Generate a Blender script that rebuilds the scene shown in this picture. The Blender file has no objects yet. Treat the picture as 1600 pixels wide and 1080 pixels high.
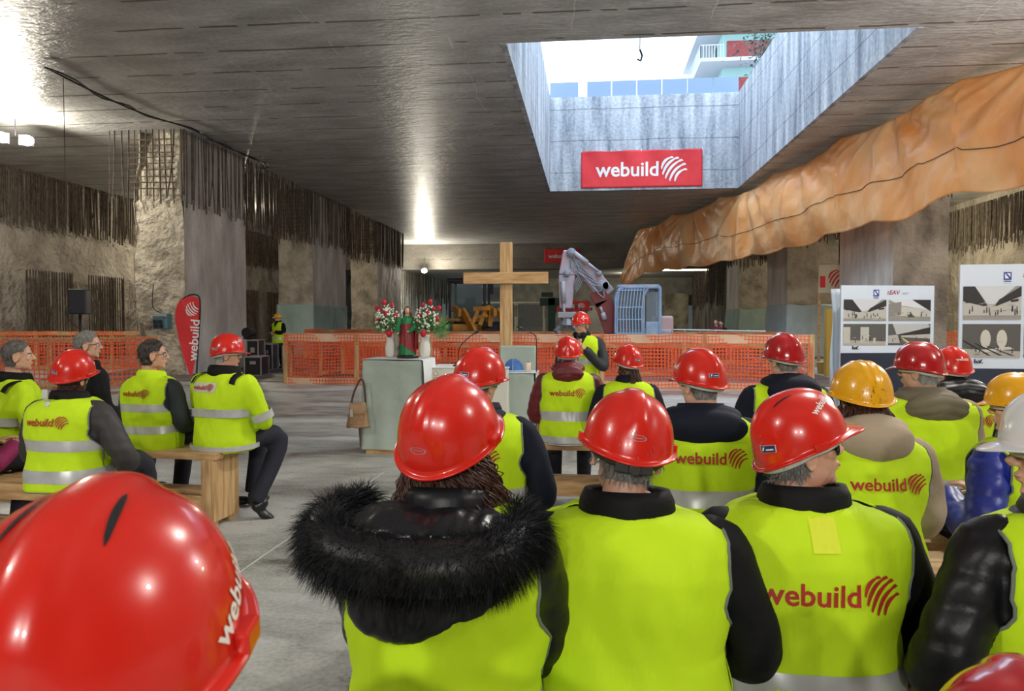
import bpy, bmesh, math, random
from mathutils import Vector, Matrix, noise, Euler
from mathutils.bvhtree import BVHTree
R = math.radians
PI = math.pi
S = bpy.context.scene
COL = S.collection
random.seed(7)

# ------------------------------------------------------------------ camera
CAM_H, PSI, PITCH, FPX = 1.55, R(5.96), R(1.84), 1150.0
cd = bpy.data.cameras.new('camera'); cam = bpy.data.objects.new('camera', cd); COL.objects.link(cam)
cam.location = (0, 0, CAM_H); cam.rotation_euler = (PI/2 - PITCH, 0, PSI)
cd.sensor_width = 36; cd.lens = FPX/1600*36; cd.clip_end = 400; cd.clip_start = 0.02
cd.dof.use_dof = True; cd.dof.focus_distance = 5.0; cd.dof.aperture_fstop = 11
S.camera = cam
S.view_settings.view_transform = 'Standard'; S.view_settings.look = 'None'
S.view_settings.gamma = 1; S.view_settings.exposure = 0.17
S.cycles.max_bounces = 7; S.cycles.diffuse_bounces = 4; S.cycles.glossy_bounces = 3
S.cycles.sample_clamp_indirect = 6; S.cycles.use_denoising = True

# ------------------------------------------------------------------ sky
w = bpy.data.worlds.new('sky'); S.world = w; w.use_nodes = True
bg = w.node_tree.nodes['Background']
bg.inputs[0].default_value = (0.66, 0.82, 1.0, 1); bg.inputs[1].default_value = 3.4

# ------------------------------------------------------------------ flood lamps behind the audience, added unseen lights around it
def lamp(name, kind, loc, power, color=(1, 1, 1), size=0.1, aim=None, spot=None):
    d = bpy.data.lights.new(name, kind); d.energy = power; d.color = color
    if kind == 'SPOT':
        d.spot_size = spot or R(120); d.spot_blend = .5; d.shadow_soft_size = size
    elif kind == 'POINT': d.shadow_soft_size = size
    o = bpy.data.objects.new(name, d); COL.objects.link(o); o.location = loc
    if aim is not None:
        o.rotation_euler = (Vector(aim) - Vector(loc)).to_track_quat('-Z', 'Y').to_euler()
    return o
lamp('flood_lamp', 'SPOT', (-1.6, -6.5, 3.6), 580, (1, .98, .93), .12, (0, 5, 0.6), R(125))
lamp('flood_lamp', 'SPOT', (0.2, -6.5, 3.6), 580, (1, .98, .93), .12, (0.5, 5, 0.6), R(125))
lamp('unseen_light', 'POINT', (-8.0, -2.0, 6.2), 700, (1, .95, .87), .15)  # unseen pair near the slab, added to raise overall brightness
lamp('unseen_light', 'POINT', (8.0, 0.0, 6.2), 700, (1, .95, .87), .15)
lamp('unseen_light', 'POINT', (3.5, 7.0, 6.4), 650, (1, .96, .88), .12)  # added out of view to brighten side faces of the left pillars
lamp('unseen_light', 'POINT', (9.5, 11.5, 6.2), 700, (.95, .97, 1), .12)  # another added light out of view, for left pillar side and tarpaulin

# ------------------------------------------------------------------ pixel helper for laying out places
_F = Vector((-math.sin(PSI)*math.cos(PITCH), math.cos(PSI)*math.cos(PITCH), -math.sin(PITCH)))
_R = Vector((math.cos(PSI), math.sin(PSI), 0)); _U = _R.cross(_F)
def ray(x, y): return _F*FPX + _R*(x-800) + _U*(540-y)
def at(x, y, d): return Vector((0, 0, CAM_H)) + ray(x, y)*(d/FPX)
def onz(x, y, z): r = ray(x, y); return Vector((0, 0, CAM_H)) + r*((z-CAM_H)/r.z)
def onY(x, y, Y): r = ray(x, y); return Vector((0, 0, CAM_H)) + r*(Y/r.y)

# ------------------------------------------------------------------ materials
MATS = {}
def mat(name, col=(.5, .5, .5), rough=.6, metal=0, col2=None, nscale=5, stretch=(1, 1, 1), bump=0, bscale=20, bstretch=None,
        coat=0, emit=None, estr=1, spec=.5, alpha=None, contrast=(.35, .65), sheen=0, trans=0, detail=6, rough2=None):
    if name in MATS: return MATS[name]
    m = bpy.data.materials.new(name); m.use_nodes = True; MATS[name] = m
    nt = m.node_tree; b = nt.nodes['Principled BSDF']
    I = b.inputs
    I['Base Color'].default_value = (*col, 1); I['Roughness'].default_value = rough; I['Metallic'].default_value = metal
    I['Specular IOR Level'].default_value = spec
    if coat: I['Coat Weight'].default_value = coat; I['Coat Roughness'].default_value = .04
    if sheen: I['Sheen Weight'].default_value = sheen
    if trans: I['Transmission Weight'].default_value = trans
    if alpha is not None: I['Alpha'].default_value = alpha
    if emit: I['Emission Color'].default_value = (*emit, 1); I['Emission Strength'].default_value = estr
    def noise_n(scale, st):
        tc = nt.nodes.new('ShaderNodeTexCoord'); mp = nt.nodes.new('ShaderNodeMapping'); mp.inputs['Scale'].default_value = st
        n = nt.nodes.new('ShaderNodeTexNoise'); n.inputs['Scale'].default_value = scale; n.inputs['Detail'].default_value = detail
        nt.links.new(tc.outputs['Object'], mp.inputs[0]); nt.links.new(mp.outputs[0], n.inputs[0]); return n
    if col2:
        n = noise_n(nscale, stretch); r = nt.nodes.new('ShaderNodeValToRGB')
        r.color_ramp.elements[0].position, r.color_ramp.elements[1].position = contrast
        r.color_ramp.elements[0].color = (*col, 1); r.color_ramp.elements[1].color = (*col2, 1)
        nt.links.new(n.outputs[0], r.inputs[0]); nt.links.new(r.outputs[0], I['Base Color'])
        if rough2 is not None:
            mr = nt.nodes.new('ShaderNodeMapRange'); mr.inputs[1].default_value, mr.inputs[2].default_value = contrast
            mr.inputs[3].default_value = rough; mr.inputs[4].default_value = rough2
            nt.links.new(n.outputs[0], mr.inputs[0]); nt.links.new(mr.outputs[0], I['Roughness'])
    if bump:
        n = noise_n(bscale, bstretch or (1, 1, 1)); bp = nt.nodes.new('ShaderNodeBump'); bp.inputs['Strength'].default_value = 1
        bp.inputs['Distance'].default_value = bump
        nt.links.new(n.outputs[0], bp.inputs['Height']); nt.links.new(bp.outputs[0], I['Normal'])
    return m

def board_concrete(name, c1, c2, rough, pitch, axis, amp=.012, joint=.55, long_pitch=0, streak=(.4, 3, 1), lift=.3, jcol=.45, spec=.5, jw=.012):
    """concrete cast on boards: joint lines every `pitch` metres along `axis`, uneven stains, bumpy"""
    m = bpy.data.materials.new(name); m.use_nodes = True; nt = m.node_tree; L = nt.links; N = nt.nodes.new
    b = nt.nodes['Principled BSDF']; b.inputs['Roughness'].default_value = rough; b.inputs['Specular IOR Level'].default_value = spec
    tc = N('ShaderNodeTexCoord')
    def noi(scale, st, det=7):
        mp = N('ShaderNodeMapping'); mp.inputs['Scale'].default_value = st; L.new(tc.outputs['Object'], mp.inputs[0])
        n = N('ShaderNodeTexNoise'); n.inputs['Scale'].default_value = scale; n.inputs['Detail'].default_value = det; L.new(mp.outputs[0], n.inputs[0]); return n.outputs[0]
    def mth(op, a, b_=None, c=None):
        n = N('ShaderNodeMath'); n.operation = op
        for i, v in enumerate((a, b_, c)):
            if v is None: continue
            if isinstance(v, (int, float)): n.inputs[i].default_value = v
            else: L.new(v, n.inputs[i])
        return n.outputs[0]
    sep = N('ShaderNodeSeparateXYZ'); L.new(tc.outputs['Object'], sep.inputs[0])
    wob = noi(.6, (1, 1, 1), 3)
    def lines(ax, p, width, wobble):
        v = mth('ADD', sep.outputs[ax], mth('MULTIPLY', wob, wobble))
        fr = mth('FRACT', mth('DIVIDE', v, p)); d = mth('ABSOLUTE', mth('SUBTRACT', fr, .5))
        return mth('LESS_THAN', mth('SUBTRACT', .5, d), width/p)
    jn = lines(axis, pitch, jw, .12)
    broken = mth('GREATER_THAN', noi(1.3, (1, 1, 1), 3), 1-joint)
    jl = mth('MULTIPLY', jn, broken)
    st = noi(1.0, streak); fine = noi(9, (1, 1, 1))
    mixv = mth('ADD', mth('MULTIPLY', st, .7), mth('MULTIPLY', fine, lift))
    r = N('ShaderNodeValToRGB'); r.color_ramp.elements[0].position = .36; r.color_ramp.elements[1].position = .66
    r.color_ramp.elements[0].color = (*c1, 1); r.color_ramp.elements[1].color = (*c2, 1); L.new(mixv, r.inputs[0])
    mx = N('ShaderNodeMixRGB'); mx.blend_type = 'MULTIPLY'; L.new(jl, mx.inputs[0]); L.new(r.outputs[0], mx.inputs[1]); mx.inputs[2].default_value = (jcol, jcol*.95, jcol*.9, 1)
    out = mx.outputs[0]; h = mth('SUBTRACT', mth('ADD', mth('MULTIPLY', st, .6), mth('ADD', mth('MULTIPLY', noi(6, streak), .6), mth('MULTIPLY', noi(22, streak), .22))), mth('MULTIPLY', jl, 1.0))
    if long_pitch:
        ln = mth('MULTIPLY', lines(1-axis if axis < 2 else 0, long_pitch, .012, .5), mth('GREATER_THAN', noi(.9, (1, 1, 1), 4), .52))
        m2 = N('ShaderNodeMixRGB'); m2.blend_type = 'ADD'; L.new(ln, m2.inputs[0]); L.new(out, m2.inputs[1]); m2.inputs[2].default_value = (.2, .19, .17, 1); out = m2.outputs[0]
    L.new(out, b.inputs['Base Color'])
    bp = N('ShaderNodeBump'); bp.inputs['Distance'].default_value = amp; L.new(h, bp.inputs['Height']); L.new(bp.outputs[0], b.inputs['Normal'])
    return m

M_ceiling = board_concrete('ceiling_concrete', (.33, .328, .32), (.62, .615, .605), .34, 1.2, 1, .06, .55, 2.4, (.7, 1.6, 1), spec=.55, jw=.035, jcol=.3)
M_shaft = board_concrete('shaft_concrete', (.17, .19, .23), (.64, .66, .69), .75, 1.3, 2, .02, .7, 0, (2.5, 2.5, .3))
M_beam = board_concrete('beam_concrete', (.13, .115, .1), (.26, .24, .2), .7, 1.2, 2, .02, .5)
M_rock = mat('rock_wall', (.27, .235, .195), .9, col2=(.54, .49, .42), nscale=1.2, bump=.22, bscale=4.5, stretch=(1, 1, .8), contrast=(.3, .62), detail=10)
M_rock2 = mat('rock_face', (.28, .24, .185), .9, col2=(.56, .50, .40), nscale=1.5, bump=.2, bscale=4.5, contrast=(.3, .6), detail=9)
M_smooth = mat('column_side_concrete', (.48, .45, .41), .75, col2=(.76, .72, .67), nscale=1.6, bump=.04, bscale=5, stretch=(1, 1, .35), detail=8)
M_rebar = mat('rusty_rebar', (.055, .042, .032), .8, col2=(.15, .115, .085), nscale=6)
M_soot = mat('sooty_rock', (.06, .055, .05), .9, col2=(.24, .21, .17), nscale=.8, bump=.1, bscale=4, stretch=(1, 1, .4))
M_wood = mat('pine_timber', (.42, .22, .085), .6, col2=(.66, .42, .2), nscale=3, stretch=(1, 8, 8), bump=.002, bscale=20, detail=4)
M_woodv = mat('pine_timber_upright', (.42, .24, .1), .6, col2=(.68, .46, .22), nscale=3, stretch=(9, 9, .8), detail=4)
M_orange = mat('orange_plastic_net', (.88, .115, .03), .5)
M_red = mat('red_fabric', (.72, .03, .035), .7, col2=(.78, .045, .05), nscale=2)
M_white = mat('white_print', (.85, .85, .86), .6)
M_darkred = mat('dark_red_print', (.45, .025, .02), .6)
M_black = mat('black_plastic', (.015, .015, .018), .4)
M_darkmetal = mat('dark_metal', (.03, .03, .035), .45, metal=.6)
M_steel = mat('brushed_steel', (.5, .5, .52), .35, metal=.9)
M_cloth = mat('pale_green_sheet', (.36, .43, .38), .85, col2=(.46, .53, .47), nscale=1.5, bump=.01, bscale=6)
M_geo = mat('grey_green_tarpaulin', (.30, .42, .38), .7, col2=(.40, .52, .47), nscale=1.2, bump=.06, bscale=1.8, stretch=(1, 1, .5))
M_whitecloth = mat('white_cloth', (.78, .82, .84), .8, bump=.004, bscale=8)

# ------------------------------------------------------------------ mesh helpers
def mesh_obj(name, verts, faces, mats, parent=None, smooth=False, fmat=None):
    me = bpy.data.meshes.new(name); me.from_pydata([tuple(v) for v in verts], [], faces)
    for m in (mats if isinstance(mats, (list, tuple)) else [mats]): me.materials.append(m)
    if fmat: me.polygons.foreach_set('material_index', fmat)
    if smooth: me.polygons.foreach_set('use_smooth', [True]*len(me.polygons))
    me.update()
    o = bpy.data.objects.new(name, me); COL.objects.link(o)
    if parent: o.parent = parent
    return o
def bm_obj(name, bm, m, parent=None, smooth=False, bevel=0):
    me = bpy.data.meshes.new(name)
    bmesh.ops.recalc_face_normals(bm, faces=bm.faces)
    bm.to_mesh(me); bm.free()
    for q in (m if isinstance(m, (list, tuple)) else [m]): me.materials.append(q)
    if smooth: me.polygons.foreach_set('use_smooth', [True]*len(me.polygons))
    o = bpy.data.objects.new(name, me); COL.objects.link(o)
    if parent: o.parent = parent
    if bevel:
        b = o.modifiers.new('bevel', 'BEVEL'); b.width = bevel; b.segments = 2; b.limit_method = 'ANGLE'
    return o
def add_box(bm, c, s, rot=None, mi=0):
    r = bmesh.ops.create_cube(bm, size=1)
    M = Matrix.Translation(c) @ (rot.to_4x4() if rot is not None else Matrix()) @ Matrix.Diagonal((*s, 1))
    bmesh.ops.transform(bm, matrix=M, verts=r['verts'])
    if mi:
        for v in r['verts']:
            for f in v.link_faces: f.material_index = mi
def add_beam(bm, a, b, w, h, mi=0):
    a, b = Vector(a), Vector(b); d = b-a
    q = d.to_track_quat('X', 'Z'); add_box(bm, (a+b)/2, (d.length, w, h), q.to_matrix(), mi)
def add_ball(bm, c, s, rot=None, seg=24, rings=16):
    r = bmesh.ops.create_uvsphere(bm, u_segments=seg, v_segments=rings, radius=1)
    M = Matrix.Translation(c) @ (rot.to_4x4() if rot is not None else Matrix()) @ Matrix.Diagonal((*(s if hasattr(s, '__len__') else (s, s, s)), 1))
    bmesh.ops.transform(bm, matrix=M, verts=r['verts'])
def add_tube(bm, pts, radii, n=10, cap=True, flat=None):
    """tapered tube through points; radii a number, list of numbers or list of (ra, rb)"""
    pts = [Vector(p) for p in pts]
    if not hasattr(radii, '__len__'): radii = [radii]*len(pts)
    rings = []; up = None
    for i, p in enumerate(pts):
        t = (pts[min(i+1, len(pts)-1)] - pts[max(i-1, 0)])
        if t.length < 1e-9: t = Vector((0, 0, 1))
        t.normalize()
        if up is None: up = Vector((0, 0, 1)) if abs(t.z) < .9 else Vector((0, 1, 0))
        u = (up - t*up.dot(t))
        if u.length < 1e-4: u = t.orthogonal()
        u.normalize(); v = t.cross(u); up = u
        r = radii[i]; ra, rb = (r if hasattr(r, '__len__') else (r, r))
        rings.append([bm.verts.new(p + v*(ra*math.cos(2*PI*k/n)) + u*(rb*math.sin(2*PI*k/n))) for k in range(n)])
    for i in range(len(rings)-1):
        for k in range(n):
            bm.faces.new((rings[i][k], rings[i][(k+1) % n], rings[i+1][(k+1) % n], rings[i+1][k]))
    if cap:
        bm.faces.new(rings[0][::-1]); bm.faces.new(rings[-1])
def add_lathe(bm, prof, c=(0, 0, 0), n=24, M=None):
    rings = []
    for r, z in prof:
        rings.append([bm.verts.new((M @ Vector((r*math.cos(2*PI*k/n), r*math.sin(2*PI*k/n), z)) if M else Vector((r*math.cos(2*PI*k/n), r*math.sin(2*PI*k/n), z))) + Vector(c)) for k in range(n)])
    for i in range(len(rings)-1):
        for k in range(n):
            bm.faces.new((rings[i][k], rings[i][(k+1) % n], rings[i+1][(k+1) % n], rings[i+1][k]))
    bm.faces.new(rings[0][::-1]); bm.faces.new(rings[-1])
def smooth_path(pts, n=6):
    pts = [Vector(p) for p in pts]; out = []
    P = [pts[0]] + pts + [pts[-1]]
    for i in range(1, len(P)-2):
        for j in range(n):
            t = j/n; a, b, c, d = P[i-1], P[i], P[i+1], P[i+2]
            out.append(.5*((2*b) + (c-a)*t + (2*a-5*b+4*c-d)*t*t + (3*b-a-3*c+d)*t**3))
    out.append(pts[-1]); return out
def tag(o, label=None, cat=None, group=None, kind=None):
    if label: o['label'] = label
    if cat: o['category'] = cat
    if group: o['group'] = group
    if kind: o['kind'] = kind
    return o
def empty(name, loc=(0, 0, 0), rz=0, label=None, cat=None, group=None):
    o = bpy.data.objects.new(name, None); COL.objects.link(o); o.location = loc; o.rotation_euler = (0, 0, rz); o.empty_display_size = .1
    return tag(o, label, cat, group)
def struct(o): o['kind'] = 'structure'; return o
def sbox(name, lo, hi, m):
    bm = bmesh.new(); c = [(a+b)/2 for a, b in zip(lo, hi)]
    add_box(bm, c, [b-a for a, b in zip(lo, hi)]); return struct(bm_obj(name, bm, m))

# ------------------------------------------------------------------ writing
_tc = {}
def text2d(body, bold=.018, shear=0):
    k = (body, bold, shear)
    if k in _tc: return _tc[k]
    c = bpy.data.curves.new('t', 'FONT'); c.body = body; c.size = 1; c.offset = bold; c.resolution_u = 3; c.shear = shear
    o = bpy.data.objects.new('t', c); COL.objects.link(o)
    dg = bpy.context.evaluated_depsgraph_get(); dg.update(); me = bpy.data.meshes.new_from_object(o.evaluated_get(dg))
    vs = [(v.co.x, v.co.y) for v in me.vertices]; fs = [tuple(p.vertices) for p in me.polygons]
    bpy.data.objects.remove(o); bpy.data.curves.remove(c); bpy.data.meshes.remove(me)
    x0 = min(v[0] for v in vs); vs = [(v[0]-x0, v[1]) for v in vs]
    _tc[k] = (vs, fs); return _tc[k]
def globe2d():
    """round mark of five slanting curved stripes, radius 1 about the origin"""
    vs, fs = [], []; ca, sa = math.cos(R(50)), math.sin(R(50))
    for i, t in enumerate((-.76, -.4, -.02, .38, .74)):
        Lh = math.sqrt(max(0, 1-t*t))*1.02; n = 12; base = len(vs)
        for j in range(n+1):
            a = -Lh + 2*Lh*j/n; q = j/n
            off = t - .2*(1-(a/Lh)**2) + .16*(q**3)
            th = .14*(math.sin(PI*min(1, .12+q*.9)))**.6 if q < .85 else .13
            for sgn in (-1, 1):
                o = off + sgn*th*.8
                vs.append((a*ca + o*sa, a*sa - o*ca))
        for j in range(n):
            b = base+2*j; fs.append((b, b+1, b+3, b+2))
    return vs, fs
_logo = {}
def logo2d(kind='both', step=.18):
    """'webuild' plus the round mark, total width about 1, centred; cut finely so that it can follow a curved surface"""
    if (kind, step) in _logo: return _logo[(kind, step)]
    vs, fs = [], []
    if kind in ('both', 'text'):
        tv, tf = text2d('webuild'); W = max(v[0] for v in tv); vs += tv; fs += tf
    else: W = -.2
    if kind in ('both', 'mark'):
        gv, gf = globe2d(); b = len(vs); vs += [(W+.15+.58*(1+v[0]), .33+.62*v[1]) for v in gv]; fs += [tuple(i+b for i in f) for f in gf]
    bm = bmesh.new(); bv = [bm.verts.new((x, y, 0)) for x, y in vs]
    for f in fs:
        try: bm.faces.new([bv[i] for i in f])
        except ValueError: pass
    xs = [v[0] for v in vs]; ys = [v[1] for v in vs]; x0, x1 = min(xs), max(xs)
    k = x0
    while k < x1:
        bmesh.ops.bisect_plane(bm, geom=bm.verts[:]+bm.edges[:]+bm.faces[:], plane_co=(k, 0, 0), plane_no=(1, 0, 0)); k += step
    k = min(ys)
    while k < max(ys):
        bmesh.ops.bisect_plane(bm, geom=bm.verts[:]+bm.edges[:]+bm.faces[:], plane_co=(0, k, 0), plane_no=(0, 1, 0)); k += step
    s = 1/(x1-x0); cy = (min(ys)+max(ys))/2; bm.verts.ensure_lookup_table()
    out = ([((v.co.x-(x0+x1)/2)*s, (v.co.y-cy)*s) for v in bm.verts], [tuple(v.index for v in f.verts) for f in bm.faces]); bm.free()
    _logo[(kind, step)] = out; return out
def flat_print(name, d2, width, origin, ux, uy, m, parent=None, thick=.002):
    """print lying on a flat surface: origin is its centre, ux/uy unit directions"""
    vs, fs = d2; ux, uy = Vector(ux).normalized(), Vector(uy).normalized(); n = ux.cross(uy)
    V = [Vector(origin)+ux*x*width+uy*y*width+n*thick for x, y in vs]
    return mesh_obj(name, V, fs, m, parent)

# ------------------------------------------------------------------ room shell
ZC = 7.0; OX0, OX1, OY0, OY1 = -1.74, 6.13, 14.5, 31.0
XL, XR, YB, YF = -20.6, 16.8, -14.0, 52.0
def grid_surface(name, fn, nu, nv, m, disp=0, dscale=1.0, kind=True):
    V = []; F = []
    for j in range(nv+1):
        for i in range(nu+1): V.append(fn(i/nu, j/nv))
    for j in range(nv):
        for i in range(nu):
            a = j*(nu+1)+i; F.append((a, a+1, a+nu+2, a+nu+1))
    o = mesh_obj(name, V, F, m, smooth=True)
    if kind: struct(o)
    return o
def floor_material():
    m = bpy.data.materials.new('dusty_concrete_floor'); m.use_nodes = True; nt = m.node_tree; N = nt.nodes.new; L = nt.links; b = nt.nodes['Principled BSDF']; tc = N('ShaderNodeTexCoord')
    def noi(scale, st, det=8, dist=0):
        mp = N('ShaderNodeMapping'); mp.inputs['Scale'].default_value = st; L.new(tc.outputs['Object'], mp.inputs[0]); n = N('ShaderNodeTexNoise'); n.inputs['Scale'].default_value = scale; n.inputs['Detail'].default_value = det; n.inputs['Distortion'].default_value = dist; L.new(mp.outputs[0], n.inputs[0]); return n.outputs[0]
    def mth(op, a, c):
        n = N('ShaderNodeMath'); n.operation = op
        for i, v in enumerate((a, c)):
            if isinstance(v, (int, float)): n.inputs[i].default_value = v
            else: L.new(v, n.inputs[i])
        return n.outputs[0]
    big = noi(.35, (.7, 1.6, 1), 9, 1.2); mid = noi(3.2, (.8, 1.5, 1), 10, .6); fine = noi(38, (1, 1, 1), 5)
    v = mth('ADD', mth('ADD', mth('MULTIPLY', big, .5), mth('MULTIPLY', mid, .28)), mth('MULTIPLY', fine, .22))
    r = N('ShaderNodeValToRGB'); e = r.color_ramp.elements; e[0].position = .40; e[0].color = (.13, .12, .105, 1); e[1].position = .60; e[1].color = (.52, .52, .50, 1); k = e.new(.48); k.color = (.33, .325, .305, 1); L.new(v, r.inputs[0]); L.new(r.outputs[0], b.inputs['Base Color'])
    mr = N('ShaderNodeMapRange'); mr.inputs[1].default_value = .35; mr.inputs[2].default_value = .65; mr.inputs[3].default_value = .28; mr.inputs[4].default_value = .62; L.new(big, mr.inputs[0]); L.new(mr.outputs[0], b.inputs['Roughness'])
    bp = N('ShaderNodeBump'); bp.inputs['Distance'].default_value = .012; L.new(mth('ADD', mid, mth('MULTIPLY', fine, .25)), bp.inputs['Height']); L.new(bp.outputs[0], b.inputs['Normal']); return m
M_floor = floor_material()
sbox('floor', (XL-1, YB, -.3), (XR+1, 82, 0), M_floor)
bm = bmesh.new()
for a_, b_ in (((330, 925), (600, 738)), ((150, 960), (330, 880))): add_beam(bm, onz(*a_, .002), onz(*b_, .002), .012, .002)
struct(bm_obj('trim_1', bm, mat('chalk_line', (.6, .6, .58), .8)))
bm = bmesh.new()
for lo, hi in (((XL-1, YB), (OX0, YF)), ((OX1, YB), (XR+1, YF)), ((OX0, YB), (OX1, OY0)), ((OX0, OY1), (OX1, YF))):
    add_box(bm, ((lo[0]+hi[0])/2, (lo[1]+hi[1])/2, ZC+1.9), (hi[0]-lo[0], hi[1]-lo[1], 3.8))
bmesh.ops.remove_doubles(bm, verts=bm.verts, dist=1e-4)
struct(bm_obj('ceiling', bm, M_ceiling))
ZT = 10.85
sbox('wall_shaft_left', (OX0, OY0, ZC-.01), (OX0+.12, OY1, ZT), M_shaft)
sbox('wall_shaft_right', (OX1-.12, OY0, ZC-.01), (OX1, OY1, ZT+.02), M_shaft)
sbox('wall_shaft_back', (OX0+.12, OY1-.12, ZC-.01), (OX1-.12, OY1, ZT), M_shaft)
def rock(X, face):
    def fn(u, v):
        Y = YB + u*(YF-YB+20); z = v*ZC
        n = noise.noise(Vector((Y*.35, z*.45, face)))*.22 + noise.noise(Vector((Y*1.6, z*1.9, face+5)))*.10
        if z > 5.0: n = -.16
        return (X + face*n, Y, z)
    return fn
grid_surface('wall_left', rock(XL+.1, 1), 380, 40, M_rock)
grid_surface('wall_right', rock(XR, -1), 380, 40, M_rock)
sbox('floor_site', (-14.5, 18.15, 0), (6.6, 60, .02), mat('dark_muddy_ground', (.05, .04, .038), .5, col2=(.17, .13, .115), nscale=.8, bump=.02, bscale=5))
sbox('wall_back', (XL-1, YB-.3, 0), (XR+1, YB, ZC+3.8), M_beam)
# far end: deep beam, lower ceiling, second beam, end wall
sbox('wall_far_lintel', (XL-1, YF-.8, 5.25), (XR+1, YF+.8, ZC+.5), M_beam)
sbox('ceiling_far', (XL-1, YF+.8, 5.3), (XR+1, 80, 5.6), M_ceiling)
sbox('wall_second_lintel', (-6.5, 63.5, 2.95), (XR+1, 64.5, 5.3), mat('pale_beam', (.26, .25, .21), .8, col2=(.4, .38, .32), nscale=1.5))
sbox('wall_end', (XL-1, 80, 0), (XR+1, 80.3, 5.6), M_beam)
# ------------------------------------------------------------------ columns and hanging rebar
def rebar_bm(bm, pts, z0, z1, r=.022, jit=.05, jz=.25, bent=.05, rng=random):
    for x, y in pts:
        a = z0 + rng.uniform(-jz, jz); x += rng.uniform(-jit, jit); y += rng.uniform(-jit, jit)
        lean = rng.uniform(-bent, bent), rng.uniform(-bent, bent)
        if rng.random() < .06: lean = (lean[0]*4, lean[1]*4)
        add_tube(bm, [(x, y, z1), (x+lean[0]*.3, y+lean[1]*.3, (a+z1)/2), (x+lean[0], y+lean[1], a)], r*rng.uniform(.7, 1.2), 4, cap=False)
def line_pts(a, b, step):
    a, b = Vector(a), Vector(b); n = max(1, int((b-a).length/step))
    return [tuple((a+(b-a)*(i/n)))[:2] for i in range(n+1)]
def column(x0, x1, y0, y1, seed, label, wob=.12, free=None, front=None):
    """rough-cut pillar between floor and slab: rough face towards the camera, smoother long side"""
    root = empty('concrete_pillar', ((x0+x1)/2, (y0+y1)/2, 0), 0, label, 'pillar', 'pillars carrying the slab')
    V, F, FM = [], [], []
    cx, cy = (x0+x1)/2, (y0+y1)/2; inner = x1 if x1 < 0 else x0
    def patch(p0, p1, n, rough, mi):
        base = len(V); nu = max(2, int(math.dist(p0, p1)/.1)); nv = 70
        for j in range(nv+1):
            for i in range(nu+1):
                u = i/nu; x = p0[0]+(p1[0]-p0[0])*u; y = p0[1]+(p1[1]-p0[1])*u; z = ZC*j/nv
                k = (noise.noise(Vector((x*.7+seed, y*.7, z*.5)))*1.1 + noise.noise(Vector((x*2.6, y*2.6+seed, z*2.2)))*.5+noise.noise(Vector((x*7, y*7+seed, z*6)))*.18)*rough
                ed = min(1, min(u, 1-u)*6) if rough < .1 else 1
                kk = k*ed if rough < .1 else k
                if z > 5.05: kk -= .10
                V.append((x-cx + n[0]*kk + (noise.noise(Vector((z*.7, seed, 3)))*wob*(1 if abs(x-inner) > .3 else 0)), y-cy + n[1]*kk, z))
        for j in range(nv):
            for i in range(nu):
                a = base+j*(nu+1)+i; F.append((a, a+1, a+nu+2, a+nu+1)); FM.append(mi)
    patch((x0, y0), (x1, y0), (0, -1), wob, 0)
    patch((x1, y0), (x1, y1), (1, 0), .03 if x1 < 0 else wob, 1 if x1 < 0 else 0)
    patch((x1, y1), (x0, y1), (0, 1), .03, 1)
    patch((x0, y1), (x0, y0), (-1, 0), .03 if x1 > 0 else wob, 1 if x1 > 0 else 0)
    bmw = mesh_obj('shaft', V, F, [front or M_rock2, M_smooth], root, smooth=True, fmat=FM)
    bm = bmesh.new(); o = .22
    rebar_bm(bm, line_pts((x0-cx-(free or 0), y0-cy-o), (x1-cx+.1, y0-cy-o), .17), 5.05, ZC, jz=.15)
    if inner == x1: rebar_bm(bm, line_pts((x1-cx+.12, y0-cy-o), (x1-cx+.12, y1-cy+.2), .15), 4.95, ZC)
    else: rebar_bm(bm, line_pts((x0-cx-.12, y0-cy-o), (x0-cx-.12, y1-cy+.2), .15), 4.95, ZC)
    for k in range(9):
        z = 5.35+k*.17
        add_tube(bm, [(x0-cx, y0-cy-o-.03, z), (x1-cx-.1, y0-cy-o-.03, z+random.uniform(-.04, .04))], .016, 4)
    tag(bm_obj('hanging_rebar', bm, M_rebar, root), kind='stuff')
    return root
def wrap_sheet(root, x0, x1, y0, y1, h, m):
    cx, cy = root.location.x, root.location.y
    pts = [(x0-.05, y0-.16), (x1+.06, y0-.16), (x1+.06, y1+.05)] if x1 < 0 else [(x0-.06, y1+.05), (x0-.06, y0-.16), (x1+.05, y0-.16)]
    P = []
    for a, b in zip(pts, pts[1:]):
        n = int(math.dist(a, b)/.08)
        P += [(a[0]+(b[0]-a[0])*i/n, a[1]+(b[1]-a[1])*i/n) for i in range(n)]
    P.append(pts[-1]); nv = 24; V = []; F = []
    for j in range(nv+1):
        for i, (x, y) in enumerate(P):
            z = .03+(h+.06*noise.noise(Vector((i*.1, 0, 5))))*j/nv
            k = .05*noise.noise(Vector((i*.09+z*.5, z*1.1, h)))+.03*noise.noise(Vector((i*.25-z, z*2, 2)))
            V.append((x-cx+k, y-cy-abs(k), z))
    W = len(P)
    for j in range(nv):
        for i in range(W-1): a = j*W+i; F.append((a, a+1, a+W+1, a+W))
    o = mesh_obj('protective_sheet', V, F, m, root, smooth=True)
    s = o.modifiers.new('t', 'SOLIDIFY'); s.thickness = .01
cA = column(-13.05, -11.55, 20.1, 23.9, 1, 'rough tan pillar nearest on the left, hung with rebar above', .14, free=.55)
cB = column(-13.05, -11.55, 30.0, 34.2, 2, 'left pillar with grey-green sheet around its foot, second from the front', .05)
wrap_sheet(cB, -13.05, -11.55, 30.0, 34.2, 2.25, M_geo)
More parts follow.
